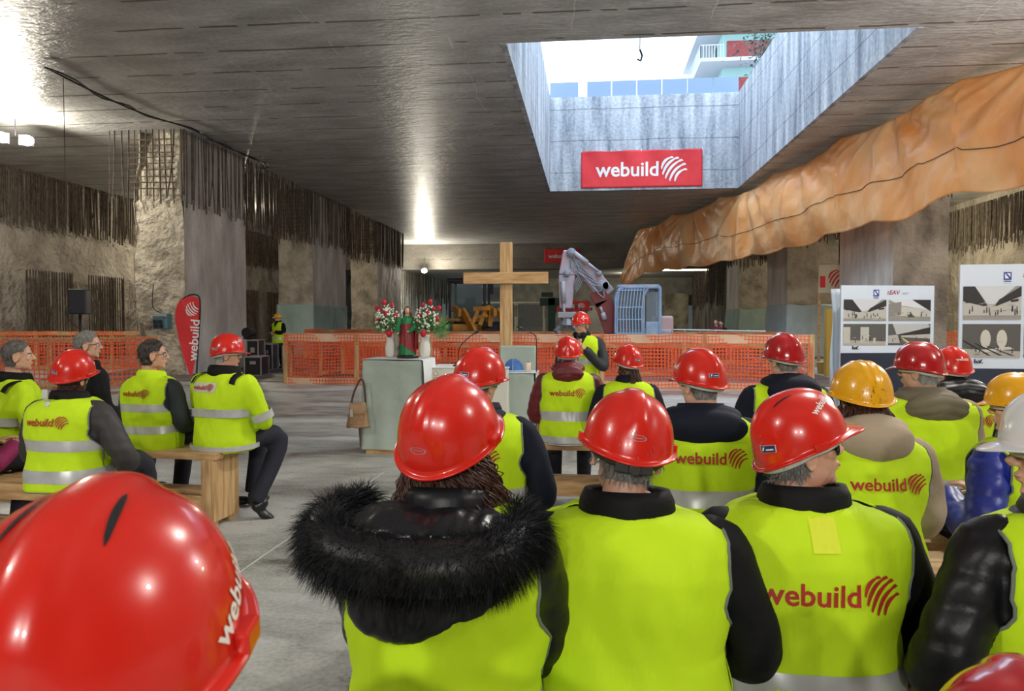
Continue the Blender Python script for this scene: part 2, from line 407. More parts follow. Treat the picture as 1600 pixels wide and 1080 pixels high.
cC = column(-13.05, -11.55, 39.5, 44.6, 3, 'farthest pillar in the left row, behind the flowers', .05)
M_geo2 = mat('pale_blue_tarpaulin', (.42, .52, .56), .7, col2=(.50, .60, .62), nscale=1.2, bump=.05, bscale=2)
dA = column(8.4, 9.85, 21.5, 25.9, 4, 'grey pillar on the right behind the nearer display board', .05, front=mat('brown_rough_concrete', (.12, .10, .085), .9, col2=(.30, .26, .22), nscale=1.6, bump=.1, bscale=7, stretch=(1, 1, .6)))
dB = column(8.4, 10.5, 32.5, 36.0, 5, 'pillar at right with pale sheet around its foot, rough tan face, middle of row', .08)
wrap_sheet(dB, 8.4, 10.5, 32.5, 36.0, 2.25, M_geo2)
dC = column(8.4, 10.2, 42.6, 46.4, 6, 'right pillar with sheet at its foot, farther than the rough tan one', .05)
wrap_sheet(dC, 8.4, 10.2, 42.6, 46.4, 2.25, M_geo)
bm = bmesh.new()
for a, b in ((24.1, 29.8), (34.4, 39.3)):
    for x in (-11.5, -11.9, -12.6): rebar_bm(bm, line_pts((x, a), (x, b), .17), 4.95, ZC)
tag(bm_obj('hanging_rebar', bm, M_rebar), 'row of dark rebar hanging from slab between left pillars', 'rebar', kind='stuff')
bm = bmesh.new(); rebar_bm(bm, line_pts((XL+.42, 18), (XL+.42, 51), .085), 5.12, ZC, r=.03)
tag(bm_obj('hanging_rebar', bm, M_rebar), 'dense dark rebar fringe hanging along top of left rock wall', 'rebar', kind='stuff')
bm = bmesh.new()
for k, (a, b) in enumerate(((24.6, 26.9), (27.9, 30.1), (31.2, 34), (40, 43.2), (44.6, 48))):
    rebar_bm(bm, line_pts((XL+.5, a), (XL+.5, b), .13), .05, 3.45, r=.028, jz=.03, jit=.01, bent=.01)
    rebar_bm(bm, line_pts((XL+.45, a), (XL+.45, b), .16), .05, 3.4, r=.02, jz=.03, jit=.02, bent=.01)
tag(bm_obj('wall_rebar', bm, M_rebar), 'upright rebar panels standing against lower left rock wall', 'rebar', kind='stuff')
bm = bmesh.new(); rebar_bm(bm, line_pts((XR-.4, 24), (XR-.4, 51), .09), 4.85, 6.55, r=.03)
for a, b in ((24, 34.5), (38, 47)):
    rebar_bm(bm, line_pts((XR-.45, a), (XR-.45, b), .12), .05, 3.0, r=.028, jz=.03, jit=.02, bent=.01)
tag(bm_obj('hanging_rebar', bm, M_rebar), 'dark rebar fringe and panels on far right rock wall', 'rebar', kind='stuff')
bm = bmesh.new()
for a, b in ((26.1, 32.2), (36.3, 42.4), (46.6, 51)): rebar_bm(bm, line_pts((8.6, a), (8.6, b), .2), 4.6, ZC)
tag(bm_obj('hanging_rebar', bm, M_rebar), 'dark rebar hanging between the right pillars behind orange tarpaulin', 'rebar', kind='stuff')
# side walls beyond the last pillars
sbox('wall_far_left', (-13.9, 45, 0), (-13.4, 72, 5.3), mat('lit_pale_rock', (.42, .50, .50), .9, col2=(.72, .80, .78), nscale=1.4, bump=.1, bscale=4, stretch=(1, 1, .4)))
bm = bmesh.new(); rebar_bm(bm, line_pts((-13.3, 45.5), (-13.3, 71), .30), 2.9, 5.3, r=.03, jz=.9)
tag(bm_obj('hanging_rebar', bm, M_rebar), 'rebar hanging on pale lit wall behind the flowers and statue', 'rebar', kind='stuff')
sbox('wall_far_right', (8.5, 46.6, 0), (9.0, 62, 7), M_soot)
bm = bmesh.new(); rebar_bm(bm, line_pts((8.35, 47), (8.35, 61), .16), 3.2, 6.4, r=.035, jz=.8)
tag(bm_obj('hanging_rebar', bm, M_rebar), 'sooty rebar on dark wall beyond excavator cab', 'rebar', kind='stuff')
# lit doorway frame and ducts of the far tunnel
sbox('door_1', (6.3, 62.2, 0), (8.2, 63.0, 3.9), mat('stained_tan_wall', (.2, .18, .13), .9, col2=(.55, .5, .36), nscale=1.2))

def tube_light(loc, ln, col, name='tube_light', label=''):
    bm = bmesh.new(); add_box(bm, (0, 0, 0), (ln, .12, .1)); o = bm_obj(name, bm, mat('lit_tube_warm', (1, 1, 1), emit=col, estr=6)); o.location = loc; tag(o, label, 'light'); return o

# bright work lamps in view
def work_lamp(loc, aim, power, label, r=.14, two=False, col=(1, .93, .78), cord=.4):
    root = empty('work_lamp', loc, 0, label, 'lamp')
    d = (Vector(aim)-Vector(loc)); q = d.to_track_quat('-Y', 'Z').to_matrix()
    for k in ((-.28, .28) if two else (0,)):
        bm = bmesh.new(); add_box(bm, q @ Vector((k, .07, 0)), (.36, .1, .28), q); bm_obj('housing', bm, M_darkmetal, root, bevel=.01)
        bm = bmesh.new(); add_ball(bm, q @ Vector((k, -.02, 0)), (r, .05, r*.8), q, 16, 10); bm_obj('bulb', bm, mat('lit_bulb', (1, 1, 1), emit=(1, .93, .75), estr=60), root, True)
    bm = bmesh.new(); add_tube(bm, [(0, .05, .1), (0, .05, cord)], .015, 6); bm_obj('bracket', bm, M_darkmetal, root)
    l = lamp('lamp_light', 'POINT', (0, 0, 0), power, col, r); l.parent = root; l.location = q @ Vector((0, -.32, -.1))
    return root
work_lamp(onY(663, 423, 50.0), (0, 0, 2), 750, 'bright bare work lamp hanging under the far lintel', .2, cord=.9)
work_lamp(at(22, 217, 19.6), (2, 0, 2), 520, 'glaring twin floodlight near slab at far left', .17, True, cord=.55)
lamp('unseen_light', 'POINT', (3.0, 57, 4.9), 160, (1, .92, .72), .1)
lamp('unseen_light', 'POINT', (12.5, 33, 6), 500, (1, .88, .62), .1)  # point lights without fixtures, in the side aisles
lamp('unseen_light', 'POINT', (-16.5, 33, 6), 450, (1, .88, .66), .1)
lamp('unseen_light', 'POINT', (13.0, 16, 6), 500, (1, .88, .62), .1)
lamp('unseen_light', 'POINT', (1, 76, 3), 250, (1, .92, .72), .1)

# ------------------------------------------------------------------ orange tarpaulin along the slab
top = [(9.5, 12.5), (8.75, 16.2), (8.1, 17.9), (7.75, 19.6), (7.44, 22.1), (6.97, 25.5), (6.18, 30.8), (4.8, 35.7), (3.5, 40.5), (2.75, 43.0), (2.05, 44.6)]
bot = [4.5, 4.4, 4.45, 4.2, 4.3, 4.15, 4.2, 4.2, 4.35, 4.15, 3.5]
def tarp():
    T = smooth_path([(x, y, z) for (x, y), z in zip(top, bot)], 26); n = len(T)-1; nv = 44; V = []; F = []
    s = 0
    for i, p in enumerate(T):
        if i: s += (Vector(p[:2])-Vector(T[i-1][:2])).length
        t = (Vector(T[min(i+1, n)][:2])-Vector(T[max(i-1, 0)][:2])).normalized(); nn = Vector((-t.y, t.x))  # towards the hall
        if nn.x > 0: nn = -nn
        sag = .28*abs(math.sin(s*PI/5.2))**.8; ztop = ZC-.03-sag*.9; te = max(0, i-(n-40))/40; ztop -= 2.6*te**2.2
        for j in range(nv+1):
            v = j/nv; z = ztop + (p.z-.12*abs(math.sin(s*PI/3.1+1)) - ztop)*v
            belly = .42*math.sin(PI*min(1, v*1.02))**.8*(.6+.4*math.sin(s*.5+1))
            # folds fan down and sideways from the fixing points
            fx = s/5.2; c = (fx-math.floor(fx)-.5)*5.2
            fan = math.sin((c/(.35+v*1.6))*4.2)*math.exp(-abs(c)*.55)*.2*min(1, v*5)*(1-.5*v)
            k = belly + fan + .10*noise.noise(Vector((s*.9-v*2.2, v*2.4, 3))) + .045*noise.noise(Vector((s*3.0-v*5, v*5, 9)))
            V.append((p.x+nn.x*k, p.y+nn.y*k, z))
    W = nv+1
    for i in range(n):
        for j in range(nv): a = i*W+j; F.append((a, a+1, a+W+1, a+W))
    m = mat('orange_tarpaulin', (.92, .32, .06), .38, col2=(.98, .58, .28), nscale=.7, stretch=(1, 1, .6), bump=.035, bscale=3.2, detail=9, contrast=(.3, .68))
    b = m.node_tree.nodes['Principled BSDF']; b.inputs['Specular IOR Level'].default_value = .7
    root = empty('tarpaulin', (7, 25, 0), 0, 'long orange tarpaulin draped under slab along the right side', 'tarpaulin')
    V = [(x-7, y-25, z) for x, y, z in V]
    o = mesh_obj('sheet', V, F, m, root, smooth=True); sd = o.modifiers.new('t', 'SOLIDIFY'); sd.thickness = .015
    for q, zz in ((30, 1),):
        P = [Vector(V[i*W+q+int(2*math.sin(i*.06))-3*zz])+Vector((-.03, -.03, 0)) for i in range(0, n, 2)]
        bm = bmesh.new(); add_tube(bm, P, .009, 5); bm_obj('lashing_rope', bm, M_darkmetal, root)
tarp()

# ------------------------------------------------------------------ banners
def banner(name, x0, x1, z0, z1, y, label, wave=.05):
    root = empty(name, ((x0+x1)/2, y, z0), 0, label, 'banner'); W, H = x1-x0, z1-z0
    nx, nz = 60, 20; V = []; F = []
    def off(x, z):  # soft creases fanning from the eyelets
        q = (x/W+.5)*2; e = min(abs(q-k) for k in (0, 1, 2)); return -.03 - wave*abs(math.sin(PI*q))*(z/H)**2 - .3*wave*math.sin(x*5+z*3)*(z/H)
    for j in range(nz+1):
        for i in range(nx+1):
            x = -W/2+W*i/nx; z = H*j/nz; V.append((x, off(x, z), z - (.04*math.sin(PI*2*(i/nx)) ** 2 if j == nz else 0)))
    for j in range(nz):
        for i in range(nx): a = j*(nx+1)+i; F.append((a, a+1, a+nx+2, a+nx+1))
    o = mesh_obj('banner_cloth', V, F, M_red, root, smooth=True); o.modifiers.new('t', 'SOLIDIFY').thickness = .008
    vs, fs = logo2d('both', .05); s = W*.76
    V = [(x*s, off(x*s, y_*s+H*.47)-.012, y_*s+H*.47) for x, y_ in vs]
    mesh_obj('lettering', V, fs, M_white, root)
    for i in range(5): bm = bmesh.new(); add_tube(bm, [(-W/2+W*i/4, 0, H-.03), (-W/2+W*i/4, .02, H+.12)], .01, 5); bm_obj('tie', bm, M_white, root)
    return root
a, b = onY(908, 294, OY1-.2), onY(1098, 232, OY1-.2)
banner('hanging_banner', a.x, b.x, a.z, b.z, OY1-.13, 'large red banner with white lettering on shaft end wall', .12)
a, b = onY(850, 411, YF-.9), onY(905, 388, YF-.9)
banner('hanging_banner', a.x, b.x, a.z, b.z, YF-.81, 'small red banner on the far lintel, behind the excavator arm', .03)
a, b = onY(868, 487, 63.4), onY(921, 470, 63.4)
banner('hanging_banner', a.x, b.x, a.z, b.z, 63.48, 'dim red banner on deepest lintel beneath excavator arm', .02)
a, b = onz(1292, 455, 3), onz(1312, 422, 3)
# parapet panels, crane hook and building above the shaft
bm = bmesh.new(); gx = onY(905, 150, OY1).x; n = 0
root = empty('parapet_panels', (0, OY1-.05, ZT), 0, 'blue-grey metal parapet panels along top of shaft end wall', 'parapet')
for lo, hi, k in ((OX0+.1, gx, 1), (gx+.32, OX1-.1, 6)):
    for i in range(k):
        bm = bmesh.new(); x0 = lo+(hi-lo)*i/k; x1 = lo+(hi-lo)*(i+1)/k-.03
        add_box(bm, ((x0+x1)/2, 0, .32), (x1-x0, .04, .62)); bm_obj('panel', bm, mat('blue_grey_sheet_metal', (.22, .30, .46), .5), root)
P = onY(1000, 60, 17); bm = bmesh.new(); add_tube(bm, [(0, 0, 8), (0, 0, -.25)], .012, 6); add_tube(bm, [(0, 0, -.25), (.05, 0, -.38), (.02, 0, -.5), (-.06, 0, -.46)], .025, 6)
o = bm_obj('crane_cable', bm, M_darkmetal); o.location = (P.x, 17, P.z); tag(o, 'thin crane cable with small hook hanging in the open shaft', 'cable')
def building():
    Y = 62; a = onY(1128, 200, Y); zt = onY(1128, 20, Y).z+6; root = empty('apartment_building', (a.x, Y, 10.8), 0, 'pale apartment block with red brick panels above shaft edge', 'building')
    wl = mat('pale_green_render', (.30, .46, .42), .8); br = mat('red_brick', (.24, .04, .04), .8, col2=(.32, .07, .06), nscale=6); wh = mat('white_render', (.42, .43, .46), .7)
    bm = bmesh.new(); add_box(bm, (6, 5, 7.5), (12, 10, 18)); bm_obj('wall', bm, wl, root)
    def zz(y): return onY(1128, y, Y).z-10.8
    for y0, y1 in ((100, 65), (152, 122), (42, 5)):
        bm = bmesh.new(); add_box(bm, ((.15+4.5)/2, -.04, (zz(y0)+zz(y1))/2), (4.0, .08, zz(y1)-zz(y0))); bm_obj('brick_panel', bm, br, root)
    for y0 in (104, 50, 160):
        bm = bmesh.new(); add_box(bm, (2.5, 4, zz(y0)), (9, 11.5, .28)); bm_obj('balcony_slab', bm, wh, root)
        bm = bmesh.new(); s = zz(y0)
        for i in range(9): add_box(bm, (-2.0+.22*i, -1.7, s+.65), (.035, .035, 1.0))
        for i in range(26): add_box(bm, (-2.0, -1.7+.4*i, s+.65), (.035, .035, 1.0))
        add_box(bm, (-1.1, -1.7, s+1.15), (1.8, .05, .05)); add_box(bm, (-2, 3.4, s+1.15), (.05, 10.2, .05)); bm_obj('railing', bm, M_steel, root)
        bm = bmesh.new(); add_box(bm, (-.02, 3, s+1.5), (.1, 1.2, 1.9)); bm_obj('window', bm, M_darkmetal, root)
building()
# shrub over the shaft edge
def shrub(loc, label):
    root = empty('leafy_tree', loc, 0, label, 'tree'); rng = random.Random(4); V = []; F = []
    for _ in range(900):
        c = Vector((rng.gauss(0, .8), rng.gauss(0, .8), 2.6+rng.gauss(0, .9))); d = Vector((rng.uniform(-1, 1), rng.uniform(-1, 1), rng.uniform(-1, .3))).normalized()*.28; e = d.orthogonal().normalized()*.07
        b = len(V); V += [c, c+d*.5+e, c+d, c+d*.5-e]; F.append((b, b+1, b+2, b+3))
    mesh_obj('foliage', V, F, mat('dark_leaf', (.03, .07, .05), .6), root)
    bm = bmesh.new(); add_tube(bm, [(0, 0, 0), (.1, 0, 2.5)], [.1, .05], 8); bm_obj('trunk', bm, M_rebar, root)
P = onY(1210, 66, 40); shrub((P.x, 40, P.z-2.6), 'dark green tree leaning over right edge of shaft')
# cable on the slab underside
P = [onz(x, y, ZC-.08) for x, y in ((70, 105), (160, 150), (230, 180), (300, 202), (350, 228), (405, 251), (412, 262))]
bm = bmesh.new(); add_tube(bm, smooth_path(P, 5), .022, 6); add_tube(bm, [p+Vector((.12*math.sin(i), .25*math.sin(i*.5), .0)) for i, p in enumerate(smooth_path(P, 5))], .018, 6)
tag(bm_obj('electric_cable', bm, M_black), 'black cable pair running under slab towards the left pillar', 'cable')
P = onz(99, 122, ZC); bm = bmesh.new(); add_tube(bm, [P, (P.x, P.y, 3.6)], .008, 5)
tag(bm_obj('plumb_wire', bm, M_black), 'thin wire hanging down from slab at left', 'wire')

# ------------------------------------------------------------------ orange mesh barriers
def barrier(pts, h, label, post_step=2.0, rail=True, cell=.08, st=.022, posts='timber', railm=None, rh=.13):
    pts = [Vector((p[0], p[1], 0)) for p in pts]; root = empty('mesh_barrier', pts[0], 0, label, 'barrier', 'orange mesh barriers')
    o0 = pts[0]; V = []; F = []
    def quad(a, b, c, d): k = len(V); V.extend((a, b, c, d)); F.append((k, k+1, k+2, k+3))
    for a, b in zip(pts, pts[1:]):
        d = b-a; L = d.length; t = d/L; nrm = Vector((-t.y, t.x, 0)); nx = int(L/cell); nz = int((h-.04)/cell)
        def pt(s, z): return a-o0 + t*s + nrm*(.02*math.sin(s*3+z*4)-.03) + Vector((0, 0, z + .012*math.sin(s*5)))
        for i in range(nx+1):
            s = i*cell
            for k in range(8): quad(pt(s, .02+(h-.04)*k/8), pt(s+st, .02+(h-.04)*k/8), pt(s+st, .02+(h-.04)*(k+1)/8), pt(s, .02+(h-.04)*(k+1)/8))
        for j in range(nz+1):
            z = .02+j*cell; w = st
            m = max(1, int(L/.3))
            for k in range(m): quad(pt(L*k/m, z), pt(L*(k+1)/m, z), pt(L*(k+1)/m, z+w), pt(L*k/m, z+w))
    mesh_obj('net', V, F, M_orange, root)
    for a, b in zip(pts, pts[1:]):
        d = b-a; n = max(1, round(d.length/post_step)); ang = math.atan2(d.y, d.x)
        for i in range(n+1):
            p = a-o0+d*i/n; bm = bmesh.new(); add_box(bm, (p.x, p.y, h/2), (.1, .06, h), Matrix.Rotation(ang, 3, 'Z')); bm_obj('post', bm, M_woodv, root)
        if rail:
            for zz, hh in ((h-rh/2-.01, rh), (.08, rh*.8)):
                bm = bmesh.new(); add_beam(bm, a-o0+Vector((0, 0, zz)), b-o0+Vector((0, 0, zz)), .03, hh); bm_obj('rail', bm, railm or M_wood, root)
    return root
M_railpale = mat('pale_timber_rail', (.75, .45, .28), .7, col2=(.85, .6, .42), nscale=2)
barrier([(-7.5, 17.6), (-2.0, 17.5), (4.95, 17.0)], 1.27, 'long orange mesh barrier across the hall behind altar and speaker', 2.1, railm=M_railpale, st=.016, rh=.2)
barrier([(-7.5, 17.9), (-7.9, 27.5)], 1.2, 'orange mesh barrier running back from left end of the long one', 2.4, cell=.11)
barrier([(-7.9, 27.6), (6.9, 27.6)], 1.2, 'rear orange mesh barrier in front of the machines', 2.4, cell=.11, st=.022)
barrier([(5.0, 17.4), (6.2, 27.5)], 1.1, 'orange mesh barrier running back at right of the hall', 2.2, cell=.11)
barrier([(-7.2, 21), (5.1, 21.0)], .95, 'low orange mesh barrier between the front and rear ones', 2.6, cell=.1, st=.026)
barrier([(-11.6, 29.2), (-7.9, 29.2)], 1.25, 'orange mesh barrier behind the equipment cases', 1.8)
barrier([(-20.0, 21.5), (-13.2, 23.0)], 1.25, 'farther orange mesh barrier beside left pillar', 2.2, cell=.1)
barrier([(-16.5, 13.6), (-10.6, 17.2)], 1.2, 'nearer orange mesh barrier behind the seated people at left', 2.2, cell=.1)
barrier([(9.5, 24.8), (16, 25.4)], 1.25, 'orange mesh barrier between the two display boards', 2.2)
# white railing beyond the barrier at right, with red boxes
def railing():
    root = empty('white_railing', (2.2, 31, 0), 0, 'white tubular railing sloping behind the rear barrier at right', 'railing')
    bm = bmesh.new()
    for z in (1.25, .8): add_tube(bm, [(0, 0, z), (4.3, -2.9, z-.05)], .03, 6)
    for i in range(9): add_tube(bm, [(4.3*i/8, -2.9*i/8, 0), (4.3*i/8, -2.9*i/8, 1.25)], .022, 6)
    bm_obj('bars', bm, M_white, root)
railing()
for x, lab in ((2.0, 'red crate by white railing beyond barrier, left one'), (3.1, 'red crate by white railing beyond barrier, right one')):
    bm = bmesh.new(); add_box(bm, (0, 0, .75), (.95, .6, 1.5)); add_box(bm, (0, -.31, .75), (.8, .03, 1.3)); o = bm_obj('red_crate', bm, mat('faded_red_paint', (.4, .04, .04), .6), bevel=.02); o.location = (x, 33.5, 0); tag(o, lab, 'crate', 'red crates')
# ------------------------------------------------------------------ altar group
M_logo_red = mat('red_sign_print', (.5, .03, .03), .6)
def draped_box(name, w, d, h, m, parent, wav=.012, splay=.03, seed=0, z0=.0):
    V = []; F = []; per = []
    for a, b in (((-w/2, -d/2), (w/2, -d/2)), ((w/2, -d/2), (w/2, d/2)), ((w/2, d/2), (-w/2, d/2)), ((-w/2, d/2), (-w/2, -d/2))):
        n = max(4, int(math.dist(a, b)/.03)); per += [(a[0]+(b[0]-a[0])*i/n, a[1]+(b[1]-a[1])*i/n) for i in range(n)]
    N = len(per); nv = 26
    for j in range(nv+1):
        z = h-(h-z0)*j/nv; q = j/nv
        for i, (x, y) in enumerate(per):
            s = 1+splay*q; k = wav*q*math.sin(i*.55+seed+math.sin(i*.13)*3)+wav*.8*noise.noise(Vector((x*5, z*4+y*5, seed)))
            r = math.hypot(x, y) or 1; V.append((x*s+x/r*k, y*s+y/r*k, z+.006*math.sin(i*.3)))
    for j in range(nv):
        for i in range(N): a = j*N+i; b = j*N+(i+1) % N; F.append((a, a+N, b+N, b))
    F.append(tuple(range(N)))
    o = mesh_obj(name, V, F, m, parent); 
    for p in o.data.polygons[:-1]: p.use_smooth = True
    return o
AL = empty('altar_pedestal', (-2.27, 8.62, 0), R(-3), 'green-draped pedestal carrying the statue and two vases', 'pedestal')
draped_box('drape', .71, .50, 1.10, M_cloth, AL, seed=1, z0=.05)
bm = bmesh.new(); add_box(bm, (0, 0, .54), (.66, .46, 1.08)); bm_obj('frame', bm, M_wood, AL)
for x in (-.26, .0): bm = bmesh.new(); add_box(bm, (x, -.2, .03), (.07, .07, .06)); bm_obj('foot', bm, M_wood, AL)
V = []; F = []
n = 16
for i in range(n+1):
    y = -.27+.54*i/n
    V += [(-.36, y, 1.116), (.1, y, 1.117), (.365, y, 1.116), (.385, y, 1.10), (.395+.01*math.sin(i), y, .95), (.40+.02*math.sin(i*1.3), y, .72)]
for i in range(n):
    for k in range(5): a = i*6+k; F.append((a, a+1, a+7, a+6))
o = mesh_obj('altar_cloth', V, F, M_whitecloth, smooth=True); o.location = AL.location; o.rotation_euler = AL.rotation_euler; o.modifiers.new('t', 'SOLIDIFY').thickness = .004
tag(o, 'white cloth over pedestal top hanging down its right side', 'cloth')
pp = AL.matrix_world = Matrix.Translation(AL.location) @ Matrix.Rotation(R(-3), 4, 'Z')
def on_altar(x, y): return pp @ Vector((x, y, 1.125))
# statue of a robed saint
ST = empty('statue', on_altar(.135, -.06), R(0), 'painted statue of robed woman in green dress and red mantle on pedestal', 'statue')
M_green = mat('green_paint', (.015, .22, .07), .45); M_wine = mat('wine_paint', (.28, .02, .03), .45); M_skin = mat('skin', (.62, .33, .22), .5, col2=(.72, .42, .3), nscale=6, bump=.0006, bscale=150)
M_skin.node_tree.nodes['Principled BSDF'].inputs['Subsurface Weight'].default_value = .08
M_skin.node_tree.nodes['Principled BSDF'].inputs['Subsurface Radius'].default_value = (.02, .008, .004)
def folds_tube(bm, prof, n=40, amp=.006, freq=11, a0=0, a1=2*PI, cx=0, off=0):
    rings = []; closed = abs(a1-a0-2*PI) < 1e-6; m = n if closed else n+1
    for z, rx, ry, x, y in prof:
        rings.append([bm.verts.new((x+(rx+off+amp*math.sin(freq*t+z*14))*math.cos(t), y+(ry+off+amp*math.sin(freq*t+z*14))*math.sin(t), z)) for t in [a0+(a1-a0)*k/n for k in range(m)]])
    for i in range(len(rings)-1):
        for k in range(n): bm.faces.new((rings[i][k], rings[i][(k+1) % m], rings[i+1][(k+1) % m], rings[i+1][k]))
prof = [(0.03, .095, .07, 0, 0), (.12, .088, .065, 0, 0), (.25, .08, .058, 0, 0), (.33, .068, .052, 0, 0), (.40, .072, .052, 0, 0), (.455, .085, .045, 0, 0), (.48, .05, .035, 0, 0), (.495, .018, .018, 0, 0)]
bm = bmesh.new(); folds_tube(bm, prof); 
add_tube(bm, [(-.075, 0, .45), (-.11, -.02, .37), (-.10, -.06, .30)], [.028, .03, .024], 12)
add_tube(bm, [(.075, 0, .45), (.10, -.03, .36), (.04, -.085, .31)], [.028, .03, .026], 12)
bm_obj('dress', bm, M_green, ST, True)
bm = bmesh.new(); folds_tube(bm, [(z, rx, ry, x, y) for z, rx, ry, x, y in prof if .1 < z < .42], amp=.007, freq=9, off=.009)
for v in bm.verts: v.co.z += -.05*(v.co.x/.08)*(1 if v.co.z < .2 else 0)
bm_obj('mantle', bm, M_wine, ST, True)
bm = bmesh.new(); folds_tube(bm, [(.10, .10, .075, .015, .01), (.3, .10, .07, .02, .01), (.42, .10, .055, .02, .01), (.47, .08, .045, .015, .01), (.487, .04, .03, .01, .005)], n=22, a0=-.7, a1=2.1, amp=.006, off=.006)
o = bm_obj('mantle', bm, M_wine, ST, True); o.modifiers.new('t', 'SOLIDIFY').thickness = .006
bm = bmesh.new(); add_tube(bm, [(0, 0, .47), (0, 0, .53)], .017, 10); add_ball(bm, (0, -.006, .555), (.029, .034, .042)); add_ball(bm, (0, -.04, .553), (.006, .008, .008)); bm_obj('head', bm, M_skin, ST, True)
for c_, s_ in (((.03, -.10, .31), (.018, .022, .014)), ((-.095, -.085, .29), (.014, .022, .014))): bm = bmesh.new(); add_ball(bm, c_, s_); bm_obj('hand', bm, M_skin, ST, True)
bm = bmesh.new(); add_ball(bm, (0, .012, .572), (.038, .036, .04)); add_tube(bm, [(-.033, .0, .57), (-.04, .0, .52), (-.045, -.01, .46)], [.014, .017, .008], 8); add_tube(bm, [(.033, .0, .57), (.04, .0, .52), (.045, -.01, .46)], [.014, .017, .008], 8); bm_obj('hair', bm, mat('brown_hair', (.12, .045, .02), .5, col2=(.05, .02, .012), nscale=30, stretch=(8, 8, 1)), ST, True)
bm = bmesh.new(); add_lathe(bm, [(.135, 0), (.135, .02), (.115, .035)], n=8); bm_obj('plinth', bm, M_black, ST)
bm = bmesh.new(); add_tube(bm, [(-.09, -.1, .3), (-.07, -.1, .45), (-.02, -.1, .56)], [.004, .012, .002], 6); bm_obj('palm_branch', bm, M_green, ST)
bm = bmesh.new(); add_tube(bm, [(-.135, .03, .02), (-.13, .03, .34)], [.042, .036], 14); bm_obj('tree_stump', bm, M_rock, ST, True)
# vases and bouquets
M_vase = mat('white_ceramic_ribbed', (.75, .74, .7), .45, bump=.01, bscale=30, bstretch=(1, 1, .1)); M_rose = mat('red_rose', (.55, .01, .03), .5); M_wf = mat('white_flower', (.82, .84, .74), .6); M_leaf = mat('green_leaf', (.06, .2, .05), .5, col2=(.18, .36, .12), nscale=14)
def bouquet(x, y, mirror, label):
    p = on_altar(x, y); vz = empty('flower_vase', p, 0, label[0], 'vase', 'white vases beside the statue')
    bm = bmesh.new(); add_lathe(bm, [(.045, 0), (.06, .03), (.068, .10), (.058, .17), (.048, .215), (.062, .25), (.07, .27), (.055, .27)], n=28); bm_obj('vase', bm, M_vase, vz, True)
    fl = empty('bouquet', p+Vector((.035 if mirror else -.035, 0, .26)), 0, label[1], 'bouquet', 'bouquets of roses beside the statue'); rng = random.Random(int(x*100)+50)
    # leaves
    V = []; F = []
    for k in range(330):
        a = rng.uniform(0, 2*PI); e = rng.uniform(.0, 1.3); L = rng.uniform(.12, .40); d = Vector((math.cos(a)*math.cos(e), math.sin(a)*math.cos(e)*.7, math.sin(e)+.25)).normalized()
        c = d*L*.5*rng.uniform(.5, 1.1)+Vector((0, 0, .02)); t = (d+Vector((rng.uniform(-.4, .4), rng.uniform(-.4, .4), rng.uniform(-.3, .3)))).normalized(); s = t.cross(Vector((rng.random(), rng.random(), rng.random()))).normalized()*.014; l = .09
        b = len(V); V += [c, c+t*l*.5+s, c+t*l, c+t*l*.5-s]; F.append((b, b+1, b+2, b+3))
    if mirror:   # palm-like fan of long blades to the right
        for k in range(26):
            a = R(-8+k*4.2); d = Vector((math.cos(a), .1*math.sin(k), math.sin(a))); L = .27+.10*math.sin(k*.12); s = Vector((-d.z, 0, d.x))*.007
            b = len(V); V += [d*.06, d*L*.6+s, d*L, d*L*.6-s]; F.append((b, b+1, b+2, b+3))
    tag(mesh_obj('foliage', V, F, M_leaf, fl), kind='stuff')
    def rose(c, r):
        bm = bmesh.new(); add_ball(bm, c, (r*.6, r*.6, r*.75), seg=10, rings=8)
        for i in range(9):
            a = i*2.4; q = Matrix.Rotation(a, 3, 'Z') @ Matrix.Rotation(.5+.05*i, 3, 'Y'); add_ball(bm, Vector(c)+q @ Vector((r*.35, 0, -r*.1)), (r*.18, r*.55, r*.7), q, 8, 6)
        bm_obj('rose', bm, M_rose, fl, True)
    sx = -1 if mirror else 1
    for (dx, dz, r) in ((-.02, .40, .035), (.07, .37, .028), (-.12, .33, .032), (-.06, .32, .026), (.0, .27, .032), (.11, .25, .028), (-.10, .20, .032)): rose((dx*sx+(.03 if mirror else 0), -.09+abs(dx)*.3, dz), r*1.25)
    rose((.04 if not mirror else -.03, -.10, .03), .055)
    bm = bmesh.new()
    for k in range(95):
        a = rng.uniform(0, 2*PI); rr = rng.random()**.5; x_ = .145*rr*math.cos(a); z_ = .20+.17*rr*math.sin(a); yy = -.10*math.sqrt(max(0, 1-rr*rr))-.01
        add_ball(bm, (x_+rng.gauss(0, .01), yy, z_), rng.uniform(.009, .016), seg=6, rings=4)
    tag(bm_obj('white_blossom', bm, M_wf, fl), kind='stuff')
bouquet(-.085, -.02, False, ('white ribbed vase left of the statue', 'bouquet of red roses and white flowers left of statue'))
bouquet(.345-.005, -.04, True, ('white ribbed vase right of the statue', 'bouquet of red roses with fan of blades right of statue'))
